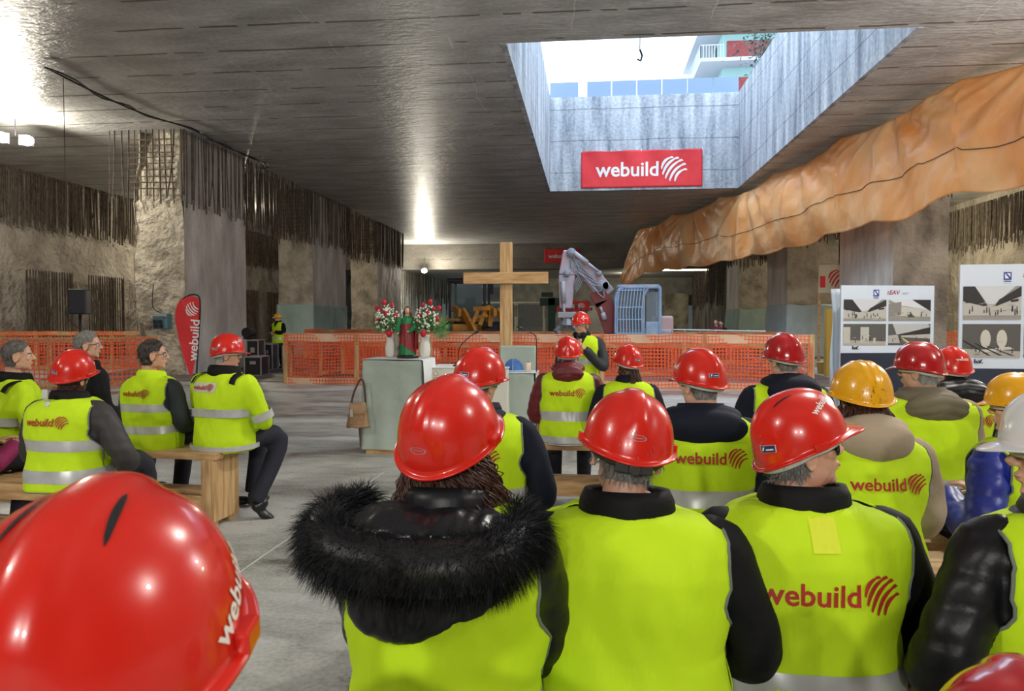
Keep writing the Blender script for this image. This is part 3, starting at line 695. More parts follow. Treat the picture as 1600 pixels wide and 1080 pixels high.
# low altar table with cloth
TB = empty('altar_table', (-1.44, 9.05, 0), R(2), 'low altar table under a white patterned cloth beside pedestal', 'table')
bm = bmesh.new(); add_box(bm, (0, 0, .95), (.9, .6, .05)); 
for x in (-.38, .38):
    for y in (-.24, .24): add_box(bm, (x, y, .46), (.07, .07, .92))
bm_obj('frame', bm, M_wood, TB)
o = draped_box('patterned_cloth', .94, .64, .995, mat('cream_cloth', (.66, .65, .58), .8), TB, wav=.02, seed=3, z0=.06)
bm = bmesh.new(); add_box(bm, (0, 0, 1.0), (.96, .66, .008)); bm_obj('top_cloth', bm, M_whitecloth, TB)
bm = bmesh.new()
for i in range(8):
    c = (-.4+.0*i, -.36, .93-.075*i); t = bmesh.ops.create_circle(bm, segments=14, radius=.03, cap_ends=False); q = Matrix.Translation(c) @ Matrix.Rotation(PI/2, 4, 'X'); bmesh.ops.transform(bm, matrix=q, verts=t['verts'])
    for k in range(14):
        a = 2*PI*k/14; add_tube(bm, [(c[0]+.03*math.cos(a), c[1], c[2]+.03*math.sin(a)), (c[0]+.03*math.cos(a+.45), c[1], c[2]+.03*math.sin(a+.45))], .004, 4)
bm_obj('embroidery', bm, mat('gold_brown_thread', (.45, .25, .12), .7), TB)
# microphones
def mic(loc, pts, label, base=True):
    r = empty('gooseneck_microphone', loc, 0, label, 'microphone')
    if base:
        bm = bmesh.new(); add_lathe(bm, [(.07, 0), (.07, .012), (.03, .025), (.014, .05)], n=20); bm_obj('base', bm, M_black, r, True)
    bm = bmesh.new(); add_tube(bm, smooth_path(pts, 6), .006, 8); bm_obj('gooseneck', bm, M_black, r, True)
    d = (Vector(pts[-1])-Vector(pts[-2])).normalized(); e = Vector(pts[-1]); bm = bmesh.new(); add_tube(bm, [e-d*.02, e, e+d*.03, e+d*.05], [.008, .018, .018, .008], 12); bm_obj('capsule', bm, M_black, r, True)
mic((-1.6, 8.95, 1.005), [(0, 0, .02), (0, 0, .16), (.03, 0, .25), (.13, -.02, .35), (.22, -.02, .41)], 'black desk microphone on the white altar table')
P = at(838, 600, 8.9)
mic((P.x, P.y, 0), [(0, 0, .02), (0, 0, 1.0), (0, 0, 1.33), (-.03, 0, 1.40), (-.12, 0, 1.45), (-.19, 0, 1.475)], 'tall gooseneck microphone stand beside the draped lectern')
# draped lectern with blue cap and candle
LC = empty('draped_lectern', at(803, 600, 9.1)*1, 0, 'tall-backed lectern draped in pale green sheet at foot of cross', 'lectern'); LC.location.z = 0
draped_box('seat_drape', .53, .42, .93, M_cloth, LC, seed=5, z0=.04)
bm = bmesh.new(); add_box(bm, (0.03, .21, .66), (.46, .05, 1.18)); bm_obj('back', bm, M_cloth, LC, bevel=.02)
bm = bmesh.new(); add_box(bm, (.02, 0, .937), (.56, .44, .008)); add_box(bm, (.29, 0, .86), (.01, .42, .16)); bm_obj('top_cloth', bm, M_whitecloth, LC)
LL = LC.location
bm = bmesh.new()
for i in range(3): pass
V = []; F = []; nu, nv = 32, 12
for j in range(nv+1):
    for i in range(nu+1):
        t = PI*2*i/nu; p = (PI/2)*j/nv; V.append((.125*math.cos(t)*math.cos(p), .11*math.sin(t)*math.cos(p), .155*math.sin(p)*(1+.02*math.sin(t*5))))
for j in range(nv):
    for i in range(nu): a = j*(nu+1)+i; F.append((a, a+1, a+nu+2, a+nu+1))
c = empty('blue_cap', (LL.x-.0, LL.y-.05, .942), 0, 'round blue cap with pale rim on the draped lectern', 'cap')
mesh_obj('cap_shell', V, F, mat('blue_velvet', (.04, .12, .38), .8, col2=(.07, .18, .5), nscale=12), c, True)
bm = bmesh.new(); add_tube(bm, [(.128*math.cos(t), .112*math.sin(t), .01) for t in [2*PI*k/30 for k in range(31)]], .009, 6); add_tube(bm, [(0, .115*math.cos(t), .158*math.sin(t)) for t in [PI*k/20 for k in range(21)]], .004, 6); bm_obj('trim', bm, mat('pale_blue_trim', (.4, .55, .75), .7), c, True)
c = empty('candle', (LL.x+.18, LL.y-.05, .942), 0, 'short white candle beside blue cap on the lectern', 'candle')
bm = bmesh.new(); add_lathe(bm, [(.036, 0), (.036, .10), (.03, .108), (.006, .10)], n=20); bm_obj('wax', bm, mat('candle_wax', (.9, .72, .6), .5), c, True)
bm = bmesh.new(); add_tube(bm, [(0, 0, .10), (0, 0, .13)], .003, 5); bm_obj('wick', bm, M_black, c)
# cross
CR = empty('wooden_cross', onY(789, 640, 10.0), 0, 'large plain timber cross standing behind the altar', 'cross'); CR.location.z = 0
k = 10.0/1150; zt = onY(790, 379, 10).z
bm = bmesh.new(); add_box(bm, (0, 0, zt/2), (.165, .10, zt)); bm_obj('upright_beam', bm, M_woodv, CR, bevel=.004)
bm = bmesh.new(); add_box(bm, (0, -.06, onY(790, 435, 10).z), (1.15, .09, .155)); o = bm_obj('cross_beam', bm, M_wood, CR, bevel=.004)
bm = bmesh.new()
for s in (-1, 1): add_beam(bm, (s*.5, .0, .05), (s*.02, 0, .6), .06, .06)
add_box(bm, (0, 0, .04), (1.1, .12, .08)); add_box(bm, (0, .0, .04), (.12, .9, .08)); bm_obj('foot', bm, M_wood, CR)
CR.location.x = onY(791, 500, 10).x
# board and cable behind pedestal
bm = bmesh.new(); add_box(bm, (0, 0, .2), (.14, .05, .4), Euler((0, R(-4), 0)).to_matrix()); o = bm_obj('timber_offcut', bm, mat('brown_board', (.2, .12, .07), .7)); o.location = (-2.76, 8.85, 0.005); tag(o, 'short brown board leaning at left foot of pedestal', 'board')
# shoulder bag hanging on the corner of the pedestal
BG = empty('shoulder_bag', (-2.66, 8.27, .33), R(8), 'tan leather shoulder bag hanging at left corner of pedestal', 'bag')
M_tan = mat('tan_leather', (.24, .13, .06), .5, col2=(.36, .22, .11), nscale=9, bump=.004, bscale=20)
V = []; F = []; nu, nv = 28, 12
for j in range(nv+1):
    q = j/nv; z = .26*q; hw = .135-.045*q; hd = .055*(1-q)**.5+.012
    for i in range(nu):
        t = 2*PI*i/nu; x = hw*math.copysign(abs(math.cos(t))**.6, math.cos(t)); y = hd*math.copysign(abs(math.sin(t))**.7, math.sin(t)); V.append((x, y, z + (.03*abs(x)/.1 if q > .8 else 0)+.006*math.sin(i*2+j)))
for j in range(nv):
    for i in range(nu): a = j*nu+i; b = j*nu+(i+1) % nu; F.append((a, b, b+nu, a+nu))
F.append(tuple(range(nu))[::-1]); F.append(tuple(range(nv*nu, nv*nu+nu)))
mesh_obj('body', V, F, M_tan, BG, True)
bm = bmesh.new(); add_box(bm, (.0, -.06, .10), (.17, .02, .13)); add_box(bm, (.0, -.065, .17), (.18, .02, .04)); bm_obj('pocket', bm, M_tan, BG, bevel=.01)
bm = bmesh.new(); add_tube(bm, smooth_path([(-.08, 0, .24), (-.05, 0, .38), (.0, .0, .5), (.04, .0, .56), (.07, .0, .5), (.085, 0, .36), (.09, 0, .24)], 6), [(.012, .006)]*37, 8); bm_obj('strap', bm, mat('dark_strap', (.06, .035, .025), .5), BG, True)
bm = bmesh.new(); add_box(bm, (-.06, -.07, .17), (.03, .012, .09)); bm_obj('tag', bm, M_steel, BG)

# ------------------------------------------------------------------ benches
M_bench = mat('bench_timber', (.40, .22, .09), .6, col2=(.64, .42, .2), nscale=3.5, stretch=(1.2, 7, 7), bump=.0015, bscale=30)
def bench(a, b, h, d, label, plank_t=.05, leg_in=.04, legw=.1):
    """plank bench of construction timber from a to b (floor points of its front edge centres)"""
    a, b = Vector((*a, 0)), Vector((*b, 0)); v = b-a; L = v.length; root = empty('timber_bench', (a+b)/2, math.atan2(v.y, v.x), label, 'bench', 'construction timber benches')
    n = 2 if d > .2 else 1
    for i in range(n):
        y = -d/2+d*(i+.5)/n; bm = bmesh.new(); add_box(bm, (0, y, h-plank_t/2), (L, d/n-.006, plank_t)); bm_obj('seat_plank', bm, M_bench, root, bevel=.004)
    for x in (-L/2+leg_in+.04, L/2-leg_in-.04):
        for y in (-d/2+.05, d/2-.05):
            bm = bmesh.new(); add_box(bm, (x, y, (h-plank_t)/2), (.08, legw, h-plank_t)); bm_obj('leg', bm, M_woodv, root, bevel=.004)
        bm = bmesh.new(); add_box(bm, (x+math.copysign(.05, x), 0, (h-plank_t)*.55), (.025, d-.02, (h-plank_t)*.9)); bm_obj('end_board', bm, M_woodv, root, bevel=.003)
    for y in (-d/2+.02, d/2-.02):
        bm = bmesh.new(); add_box(bm, (0, y, h*.33), (L-.12, .035, .12)); bm_obj('stretcher', bm, M_bench, root, bevel=.003)
    bm = bmesh.new(); add_box(bm, (0, 0, h*.44), (L-.15, d*.4, .035)); bm_obj('stretcher', bm, M_bench, root, bevel=.003)
    return root
bench((-6.7, 5.65), (-2.74, 5.35), .57, .36, 'timber bench at left under person in long-sleeved hi-vis jacket and red hard hat')
bench((-6.0, 4.55), (-2.86, 4.28), .55, .34, 'nearer timber bench at left under person in red hard hat and logo vest', .1)
bench((-0.75, 6.15), (1.5, 6.15), .55, .32, 'timber bench under person in burgundy jacket')
bench((-.6, 3.55), (1.65, 3.65), .55, .32, 'timber bench in the middle row at centre')
bench((-.46, 1.98), (1.2, 2.05), .55, .32, 'timber bench under the nearest row of people')
bench((1.35, 3.2), (3.4, 3.35), .55, .30, 'timber bench at right beneath person with dark hair in yellow hard hat')
bench((1.7, 4.6), (4.2, 4.75), .55, .30, 'timber bench at right beneath person with olive hood')

# ------------------------------------------------------------------ display boards
M_board = mat('board_white_print', (.66, .73, .84), .45); M_navy = mat('board_navy', (.028, .035, .06), .4)
def shade(c): return mat('print_%02d_%02d_%02d' % tuple(int(x*99) for x in c), c, .5)
def display(x0, x1, ytl, ybase, d0, d1, label, seed):
    """tall printed board on feet: picture sheet above, navy part below"""
    a = at(x0, 500, d0); b = at(x1, 500, d1); a.z = b.z = 0; v = b-a; W = v.length; root = empty('display_board', (a+b)/2, math.atan2(v.y, v.x), label, 'display board', 'printed display boards')
    H = at(x0, ytl, d0).z; zb = at(x0, ybase, d0).z
    bm = bmesh.new(); add_box(bm, (0, 0, (H+.02)/2), (W, .03, H-.02)); bm_obj('panel', bm, M_board, root)
    bm = bmesh.new(); add_box(bm, (0, -.017, zb/2), (W-.004, .004, zb-.05)); bm_obj('navy_print', bm, M_navy, root)
    for x in (-W/2+.15, W/2-.15):
        bm = bmesh.new(); add_box(bm, (x, 0, .02), (.05, .5, .04)); bm_obj('foot', bm, M_steel, root)
    hh = H-zb; Y = -.019
    def poly(pts, col, k, lift=0):
        return mesh_obj('picture_detail', [(x, Y-.001*k-lift, z) for x, z in pts], [tuple(range(len(pts)))], shade(col), root)
    pw = W*.455; ph = hh*.325; rng = random.Random(seed)
    for r_ in range(2):
        for c_ in range(2):
            x = -W/2+W*.025+c_*(pw+W*.025); z = zb+hh*.09+(1-r_)*(ph+hh*.045); k = 2*r_+c_
            X = lambda u: x+pw*u
            Z = lambda w_: z+ph*w_
            def q(pts, col, l): poly([(X(u), Z(w_)) for u, w_ in pts], col, l)
            q([(0, 0), (1, 0), (1, 1), (0, 1)], (.30, .28, .25) if k in (0, 1) else (.10, .095, .09), 1)
            if k == 0:
                q([(0, .12), (1, .12), (1, .72), (.6, .45), (.4, .45), (0, .8)], (.50, .48, .44), 2)
                q([(0, 1), (0, .55), (.36, .40), (.42, .42), (.2, 1)], (.03, .028, .03), 3); q([(1, 1), (1, .7), (.6, .42), (.55, .42), (.62, .6)], (.03, .028, .03), 3)
                q([(.2, 1), (.42, .46), (.55, .46), (.9, 1)], (.62, .64, .68), 2.5); q([(.04, .5), (.12, .5), (.12, .58), (.04, .58)], (.02, .02, .02), 4); q([(.82, .52), (.95, .55), (.95, .62), (.82, .58)], (.02, .02, .02), 4)
            elif k == 1:
                q([(0, .85), (.25, .7), (1, .5), (1, .2), (0, .25)], (.55, .53, .48), 2); q([(.55, 1), (1, 1), (1, .45)], (.03, .028, .03), 3); q([(.0, .8), (.3, .9), (.3, .3), (.0, .2)], (.25, .23, .21), 3)
                q([(0, 1), (.55, 1), (1, .5), (.3, .72)], (.68, .70, .74), 2.5)
            elif k == 2:
                q([(0, 0), (1, 0), (1, .18), (0, .25)], (.42, .38, .33), 2)
                if seed == 1:
                    for a_, b_ in ((0, .16), (.4, .6), (.70, .78)): q([(a_, .1), (b_, .1), (b_, .85 if b_ < .7 else .35), (a_, .85 if b_ < .7 else .35)], (.50, .48, .43), 3)
                else:
                    for cx in (.4, .68): q([(cx+.09*math.cos(t), .55+.28*math.sin(t)) for t in [i*PI/10 for i in range(20)]], (.6, .56, .5), 3)
                    for u0 in (.0, .2, .4): q([(u0, .5-u0*.4), (u0+.03, .5-u0*.4), (u0+.5, .05), (u0+.44, .05)], (.02, .02, .02), 4)
                    q([(.3, .12), (.9, .25), (.8, .32), (.25, .2)], (.6, .58, .54), 3.5)
            else:
                q([(.1, 1), (.95, 1), (1, .8), (.2, .5)], (.5, .5, .5), 2); q([(.25, .5), (1, .85), (1, .55), (.3, .45)], (.03, .03, .03), 3); q([(.3, .45), (1, .52), (1, .30), (.32, .38)], (.5, .47, .42), 3); q([(0, .45), (.22, .5), (.28, .1), (0, .1)], (.45, .42, .38), 3)
                q([(.3, .36), (.33, .36), (.62, 0), (.5, 0)], (.6, .55, .2), 4)
            for i in range(14 if k < 2 else 6):   # tiny standing figures and furniture
                u = rng.uniform(.08, .92); hgt = rng.uniform(.08, .2); b0 = rng.uniform(.12, .28); q([(u, b0), (u+.022, b0), (u+.018, b0+hgt), (u+.005, b0+hgt)], (.04, .04, .045), 5)
            for i in range(9): u = rng.uniform(0, .9); wz = rng.uniform(.02, .5); q([(u, wz), (u+rng.uniform(.05, .2), wz+.01), (u+.1, wz+.03)], rng.choice([(.62, .6, .56), (.12, .11, .1), (.36, .33, .3)]), 3.6)
    # emblems of the sheet head and foot
    def P(x, z, s, pts, col, l=2): poly([(x+u*s, z+w_*s) for u, w_ in pts], col, l)
    ex = -W/2+W*.37; ez = H-hh*.115; s = W*.055
    P(ex, ez, s, [(-.55, -.6), (.55, -.6), (.55, .6), (-.55, .6)], (.03, .05, .28)); P(ex, ez, s, [(-.38, -.4), (.38, -.4), (.38, .42), (-.38, .42)], (.8, .8, .85), 3); P(ex, ez, s, [(-.38, .42), (-.15, .42), (.38, -.2), (.38, -.4), (.2, -.4)], (.03, .05, .28), 4)
    P(ex-s*.5, ez-s*.95, s, [(0, 0), (1, 0), (1, .14), (0, .14)], (.1, .12, .3))
    d2 = text2d('EAV', .01, .25); flat_print('rail_company_mark', d2, W*.062, (-W/2+W*.51, Y-.002, ez-s*.25), (1, 0, 0), (0, 0, 1), shade((.35, .04, .06)), root, .001)
    for i in range(3): P(-W/2+W*.485, ez-s*.2+i*s*.22, s, [(0+.05*i, 0), (.3+.05*i, 0), (.33+.05*i, .1), (.03+.05*i, .1)], (.35, .04, .06))
    P(-W/2+W*.65, ez, s, [(0, 0), (1.3, 0), (1.3, .07), (0, .07)], (.3, .3, .34)); P(-W/2+W*.65, ez-s*.2, s, [(0, 0), (1, 0), (1, .07), (0, .07)], (.3, .3, .34))
    fx = -W/2+W*.12; fz = zb+hh*.03
    P(fx, fz, s*1.1, [(0, 0), (.18, 0), (.18, .6), (0, .5)], (.02, .02, .03)); P(fx, fz, s*1.1, [(.22, 0), (.5, 0), (.55, .45), (.38, .2), (.25, .5)], (.02, .02, .03)); P(fx, fz, s*1.1, [(.58, 0), (.8, 0), (1.15, .55), (.9, .5), (.75, .3), (.62, .5)], (.02, .02, .03)); P(fx, fz, s*1.1, [(0, 0), (1.2, 0), (1.2, .1), (0, .1)], (.02, .02, .03))
    return root
display(1313, 1458, 446, 549, 10.0, 10.15, 'printed display board of four station pictures, the smaller left one', 1)
display(1498, 1700, 414, 572, 7.9, 7.7, 'large printed display board of station pictures at right edge', 2)
# cloth hanging at the side of the first board
bm = bmesh.new(); P = at(1309, 600, 10.3)
for i in range(14): pass
V = []; F = []
for j in range(25):
    for i in range(7): V.append((.18*i/6-.1+.02*math.sin(j*.4), .03*math.sin(i*1.5+j*.3), 2.0*j/24))
for j in range(24):
    for i in range(6): a = j*7+i; F.append((a, a+1, a+8, a+7))
o = mesh_obj('plastic_sheet', V, F, mat('pale_blue_plastic', (.5, .58, .68), .4), smooth=True); o.location = (P.x, P.y, 0.01); o.modifiers.new('t', 'SOLIDIFY').thickness = .006; tag(o, 'pale blue plastic sheet hanging at left edge of the smaller board', 'sheet')

# ------------------------------------------------------------------ left side equipment
# loudspeaker on stand
P = at(127, 600, 13.0); LSp = (P.x, P.y, 0)
r = empty('speaker_stand', LSp, 0, 'black stand holding loudspeaker in front of left rock wall', 'stand')
bm = bmesh.new(); add_tube(bm, [(0, 0, .6), (0, 0, 1.72)], .022, 10); bm_obj('pole', bm, M_black, r, True)
for k in range(3):
    a = 2*PI*k/3; bm = bmesh.new(); add_tube(bm, [(0, 0, .75), (.5*math.cos(a), .5*math.sin(a), .02)], .015, 8); bm_obj('leg', bm, M_black, r)
r = empty('loudspeaker', (P.x, P.y, 1.68), R(15), 'black loudspeaker on pole at left', 'speaker')
bm = bmesh.new(); add_box(bm, (0, 0, .22), (.29, .26, .44)); bm_obj('cabinet', bm, M_black, r, bevel=.02)
bm = bmesh.new(); add_box(bm, (0, -.135, .22), (.25, .012, .40)); bm_obj('grille', bm, M_darkmetal, r, bevel=.01)
bm = bmesh.new(); add_tube(bm, smooth_path([(-.13, .05, .25), (-.22, 0, .1), (-.17, 0, -.1), (-.03, 0, -.25)], 5), .008, 6); bm_obj('cable', bm, M_black, r)
# control box
P = onY(257, 516, 19.85)
r = empty('control_box', (P.x, 19.75, P.z), 0, 'blue-green electrical control box fixed on the left pillar', 'electrical box')
bm = bmesh.new(); add_box(bm, (0, 0, .25), (.46, .25, .44)); bm_obj('case', bm, mat('teal_case', (.10, .22, .26), .4), r, bevel=.03)
bm = bmesh.new(); add_box(bm, (-.05, -.13, .18), (.30, .03, .26)); bm_obj('socket_panel', bm, mat('dark_teal', (.03, .06, .07), .4), r, bevel=.01)
bm = bmesh.new(); add_box(bm, (0, -.12, .40), (.42, .05, .06)); bm_obj('lid_rim', bm, M_steel, r, bevel=.01)
for x, z in ((-.14, .24), (.02, .24), (-.12, .12), (.05, .12)):
    bm = bmesh.new(); add_tube(bm, [(x, -.14, z), (x, -.18, z)], .035, 12); bm_obj('socket', bm, M_black, r)
bm = bmesh.new(); add_tube(bm, smooth_path([(0, 0, .47), (-.25, -.02, .62), (-.3, .02, .9), (-.28, .05, 1.3)], 5), .012, 6); bm_obj('cable', bm, M_black, r)
# teardrop flag
r = empty('teardrop_flag', at(305, 600, 12.5), R(0), 'red teardrop flag with white vertical lettering by left pillar', 'flag'); r.location.z = 0
k_ = 12.5/1150
def fz(y): return at(300, y, 12.5).z
ol = [(314, 467), (314, 490), (312, 520), (308, 550), (303, 585), (299, 587), (288, 560), (279, 530), (273, 500), (273, 488), (277, 476), (284, 467), (293, 463), (303, 463)]
pts = [((x-305)*k_, fz(y)) for x, y in ol]
V = [(x, -.01-.03*math.sin(z*3), z) for x, z in pts]; c0 = len(V)
o = mesh_obj('flag_cloth', V, [tuple(range(len(pts)))], M_red, r); o.modifiers.new('t', 'SOLIDIFY').thickness = .01
lv, lf = logo2d('text', .05); flat_print('lettering', (lv, lf), .70, (0.02, -.06, fz(532)), (0.09, 0, 1), (-1, 0, .09), M_white, r, .0)
gv, gf = logo2d('mark', .05); flat_print('round_mark', (gv, gf), .25, (.0, -.06, fz(483)), (0.1, 0, 1), (-1, 0, .1), M_white, r, .0)
bm = bmesh.new(); add_tube(bm, smooth_path([(.02, 0, 0), (.03, 0, fz(585)), (.07, 0, fz(530)), (.11, 0, fz(480)), (.08, 0, fz(463)), (-.06, 0, fz(461)), (-.2, 0, fz(467))], 6), .014, 8); bm_obj('pole', bm, M_black, r, True)
bm = bmesh.new(); add_box(bm, (.02, 0, .03), (.5, .06, .05)); add_box(bm, (.02, 0, .03), (.06, .5, .05)); bm_obj('base', bm, M_darkmetal, r)
# flight cases
def case(x0, x1, y0, y1, d, label, dep=.5, z0=None):
    a = at(x0, y1, d); b = at(x1, y0, d); W = b.x-a.x; z0 = 0.0; H = b.z
    r = empty('flight_case', ((a.x+b.x)/2, (a.y+b.y)/2+dep/2, z0), R(6), label, 'equipment case', 'black equipment cases behind left pillar')
    bm = bmesh.new(); add_box(bm, (0, 0, H/2), (W-.03, dep-.03, H-.03)); bm_obj('body', bm, M_black, r)
    bm = bmesh.new()
    for x in (-W/2, W/2):
        for y in (-dep/2, dep/2): add_box(bm, (x, y, H/2), (.035, .035, H))
        for z in (0.02, H): add_box(bm, (x, 0, z), (.035, dep, .035))
    for y in (-dep/2, dep/2):
        for z in (0.02, H): add_box(bm, (0, y, z), (W, .035, .035))
    bm_obj('metal_edge', bm, M_steel, r)
    bm = bmesh.new(); add_box(bm, (0, -dep/2, H*.7), (W*.35, .02, H*.16)); bm_obj('handle', bm, M_steel, r)
    return r
case(380, 406, 558, 586, 21.0, 'low black flight case with steel edges, in front of the mixers', .7, 0)
case(384, 402, 532, 560, 22.5, 'black rack of audio gear on top behind the low case', .6, .0)
bm = bmesh.new(); 
r = empty('stage_spotlight', (at(391, 560, 22.5).x, at(391, 560, 22.5).y, 1.02), 0, 'black stage spotlight lying on audio rack', 'spotlight')
bm = bmesh.new(); add_tube(bm, [(0, -.25, .2), (0, .2, .2)], [.16, .13], 16); add_box(bm, (0, 0, .05), (.3, .25, .1)); bm_obj('body', bm, M_black, r, bevel=.01)
case(405, 424, 538, 570, 23.5, 'tall black equipment trolley next to the worker', .6, .15)
case(440, 449, 541, 568, 24.2, 'black case with white ring letter right of the worker', .6, .1)
# bucket and side trims
r = empty('yellow_bucket', (0, 0, 0), 0, 'yellow plastic bucket on floor left of the display board', 'bucket'); P = onz(1284, 584, 0); r.location = (P.x, P.y, 0)
bm = bmesh.new(); add_lathe(bm, [(.12, 0), (.15, .33), (.165, .33), (.165, .36), (.145, .36), (.11, .02)], n=24); bm_obj('tub', bm, mat('yellow_plastic', (.65, .42, .12), .5), r, True)
bm = bmesh.new(); add_tube(bm, [(.16*math.cos(t), -.17, .34-.12*math.sin(t)) for t in [PI*k/12 for k in range(13)]], .006, 6); bm_obj('handle', bm, M_steel, r)
bm = bmesh.new(); add_box(bm, (0, 0, 1.6), (.35, .3, 3.2)); P = at(1297, 560, 21); o = bm_obj('yellow_post', bm, mat('ochre_paint', (.42, .27, .04), .6), bevel=.01); o.location = (P.x, P.y, 0); o.scale = (.8, .8, .6); tag(o, 'ochre painted post between pale sheet and display board', 'post')
P = onY(1309, 436, 27.0); r = empty('sign_panel', (P.x, 27.0, 0), 0, 'cream sign panel with red stripe mark glimpsed between right pillars', 'sign')
bm = bmesh.new(); add_box(bm, (0, 0, P.z), (1.3, .05, 1.0)); bm_obj('panel', bm, mat('cream_panel', (.62, .55, .42), .7), r)
bm = bmesh.new()
for x in (-.6, .6): add_box(bm, (x, .06, P.z/2), (.08, .08, P.z))
bm_obj('support', bm, M_wood, r)
gv, gf = logo2d('mark', .05); flat_print('round_mark', (gv, gf), .7, (.02, -.03, P.z), (1, 0, 0), (0, 0, 1), M_logo_red, r)
bm = bmesh.new(); add_box(bm, (-.52, -.03, P.z-.1), (.18, .01, .4)); bm_obj('red_patch', bm, M_red, r)

# ------------------------------------------------------------------ machines
M_exc = mat('dusty_pink_paint', (.42, .40, .48), .55, col2=(.5, .2, .2), nscale=3.5, contrast=(.48, .72)); M_excr = mat('dark_red_paint', (.22, .035, .035), .5); M_cab = mat('skylit_grey_paint', (.24, .36, .55), .45, col2=(.38, .48, .62), nscale=4)  # blue of the skylight is put into the cab colour
def excavator():
    Y = 25.0; P0 = onY(995, 560, Y); root = empty('excavator', (P0.x, Y, 0), 0, 'small excavator with pale arm raised and guarded cab behind the barrier', 'excavator')
    def L(x, y, dy=0): p = onY(x, y, Y+dy); return Vector((p.x-P0.x, dy, p.z))
    # tracks and body
    for s in (-1, 1):
        V = []; bm = bmesh.new(); add_box(bm, (s*.9, .9, .38), (.42, 2.9, .62)); o = bm_obj('track', bm, M_darkmetal, root, bevel=.2)
    bm = bmesh.new(); add_box(bm, (.1, 1.2, 1.05), (2.1, 2.6, .5)); bm_obj('turntable_deck', bm, M_exc, root, bevel=.06)
    a = L(1028, 523); b = L(1043, 494); bm = bmesh.new(); add_box(bm, ((a.x+b.x)/2+.1, 1.3, 1.35), (.55, 2.4, .8)); bm_obj('engine_housing', bm, mat('dusty_pink', (.55, .38, .4), .5), root, bevel=.08)
    # cab
    c0 = L(962, 525); c1 = L(1029, 450); W = c1.x-c0.x; zb, zt = max(.9, c0.z), c1.z; xm = c0.x
    out = [(0, zb), (0, zt-.35), (.08, zt-.06), (.2, zt), (W-.02, zt), (W, zt-.1), (W, zb)]
    def frame(y): return [(xm+x, y, z) for x, z in out]
    bm = bmesh.new()
    for y in (-.55, .75):
        p = frame(y)
        for u, v in zip(p, p[1:]): add_tube(bm, [u, v], .055, 8)
    for (x, z) in out: add_tube(bm, [(xm+x, -.55, z), (xm+x, .75, z)], .05, 8)
    f0, f1 = (xm+W*.62), (xm+W*.66); add_tube(bm, [(f0, -.55, zb), (f0, -.55, zt-.3), (f1+.1, -.55, zt)], .05, 8)
    add_box(bm, (xm+W*.5, .1, zt+.05), (W*.95, 1.4, .08)); add_box(bm, (xm+W*.5, .1, zb+.05), (W, 1.3, .12)); bm_obj('cab_frame', bm, M_cab, root)
    bm = bmesh.new(); n = 8
    for i in range(n+1): x = xm+.04+(W*.56)*i/n; add_tube(bm, [(x, -.62, zb+.05), (x-.02, -.64, (zb+zt)/2), (x+.06, -.6, zt-.03)], .016, 6)
    for z in (zb+.1, zb+.55, zb+.95, zt-.1): add_tube(bm, [(xm+.02, -.63, z), (xm+W*.6, -.63, z)], .016, 6)
    for i in range(8): y = -.6+1.3*i/7; add_tube(bm, [(xm-.04, y, zb+.1), (xm-.04, y, zt-.35), (xm+.08, y, zt-.02)], .015, 6)
    bm_obj('guard_grille', bm, mat('skylit_grille', (.36, .52, .78), .4), root)  # bars carry the skylight's blue in their colour too
    gl = mat('cab_glass', (.25, .32, .36), .08, alpha=.45)
    bm = bmesh.new(); add_box(bm, (xm+W*.30, -.53, (zb+zt)/2), (W*.58, .02, zt-zb-.2)); add_box(bm, (xm+W*.83, -.53, (zb+zt)/2+.15), (W*.28, .02, (zt-zb)*.62)); add_box(bm, (xm+.02, .1, (zb+zt)/2), (.02, 1.2, zt-zb-.5)); bm_obj('window', bm, gl, root)
    bm = bmesh.new(); add_box(bm, (xm+W*.83, -.54, zb+.25), (W*.3, .05, .45)); bm_obj('door_panel', bm, M_cab, root, bevel=.02)
    bm = bmesh.new(); add_box(bm, (xm+W*.5, .2, zb+.3), (.5, .5, .15)); add_box(bm, (xm+W*.5, .42, zb+.65), (.5, .12, .7)); bm_obj('seat', bm, M_black, root, bevel=.05)
    # boom: lower dark red section, knuckle, upper section, stick
    bm = bmesh.new()
    def slab(bm, a, b, w0, w1, t):
        a, b = Vector(a), Vector(b); d = (b-a).normalized(); n = Vector((-d.z, 0, d.x)); 
        vs = []
        for y in (-t/2, t/2):
            for p, w in ((a, w0), (b, w1)):
                for s in (-1, 1): vs.append(bm.verts.new(p+n*s*w/2+Vector((0, y, 0))))
        for f in ((0, 1, 3, 2), (4, 6, 7, 5), (0, 2, 6, 4), (1, 5, 7, 3), (0, 4, 5, 1), (2, 3, 7, 6)): bm.faces.new([vs[i] for i in f])
    slab(bm, L(958, 520), L(942, 470), .55, .62, .35); slab(bm, L(944, 474), L(930, 455), .62, .45, .35); bm_obj('lower_boom', bm, M_excr, root, bevel=.02)
    bm = bmesh.new(); slab(bm, L(948, 462), L(925, 432), .62, .6, .34); slab(bm, L(926, 434), L(893, 412), .6, .42, .32); bm_obj('upper_boom', bm, M_exc, root, bevel=.03)
    bm = bmesh.new(); slab(bm, L(889, 392), L(886, 430), .38, .56, .3); slab(bm, L(886, 430), L(884, 482), .56, .42, .28); bm_obj('stick', bm, mat('dusty_lilac_paint', (.48, .48, .58), .5, col2=(.56, .38, .42), nscale=4), root, bevel=.04)
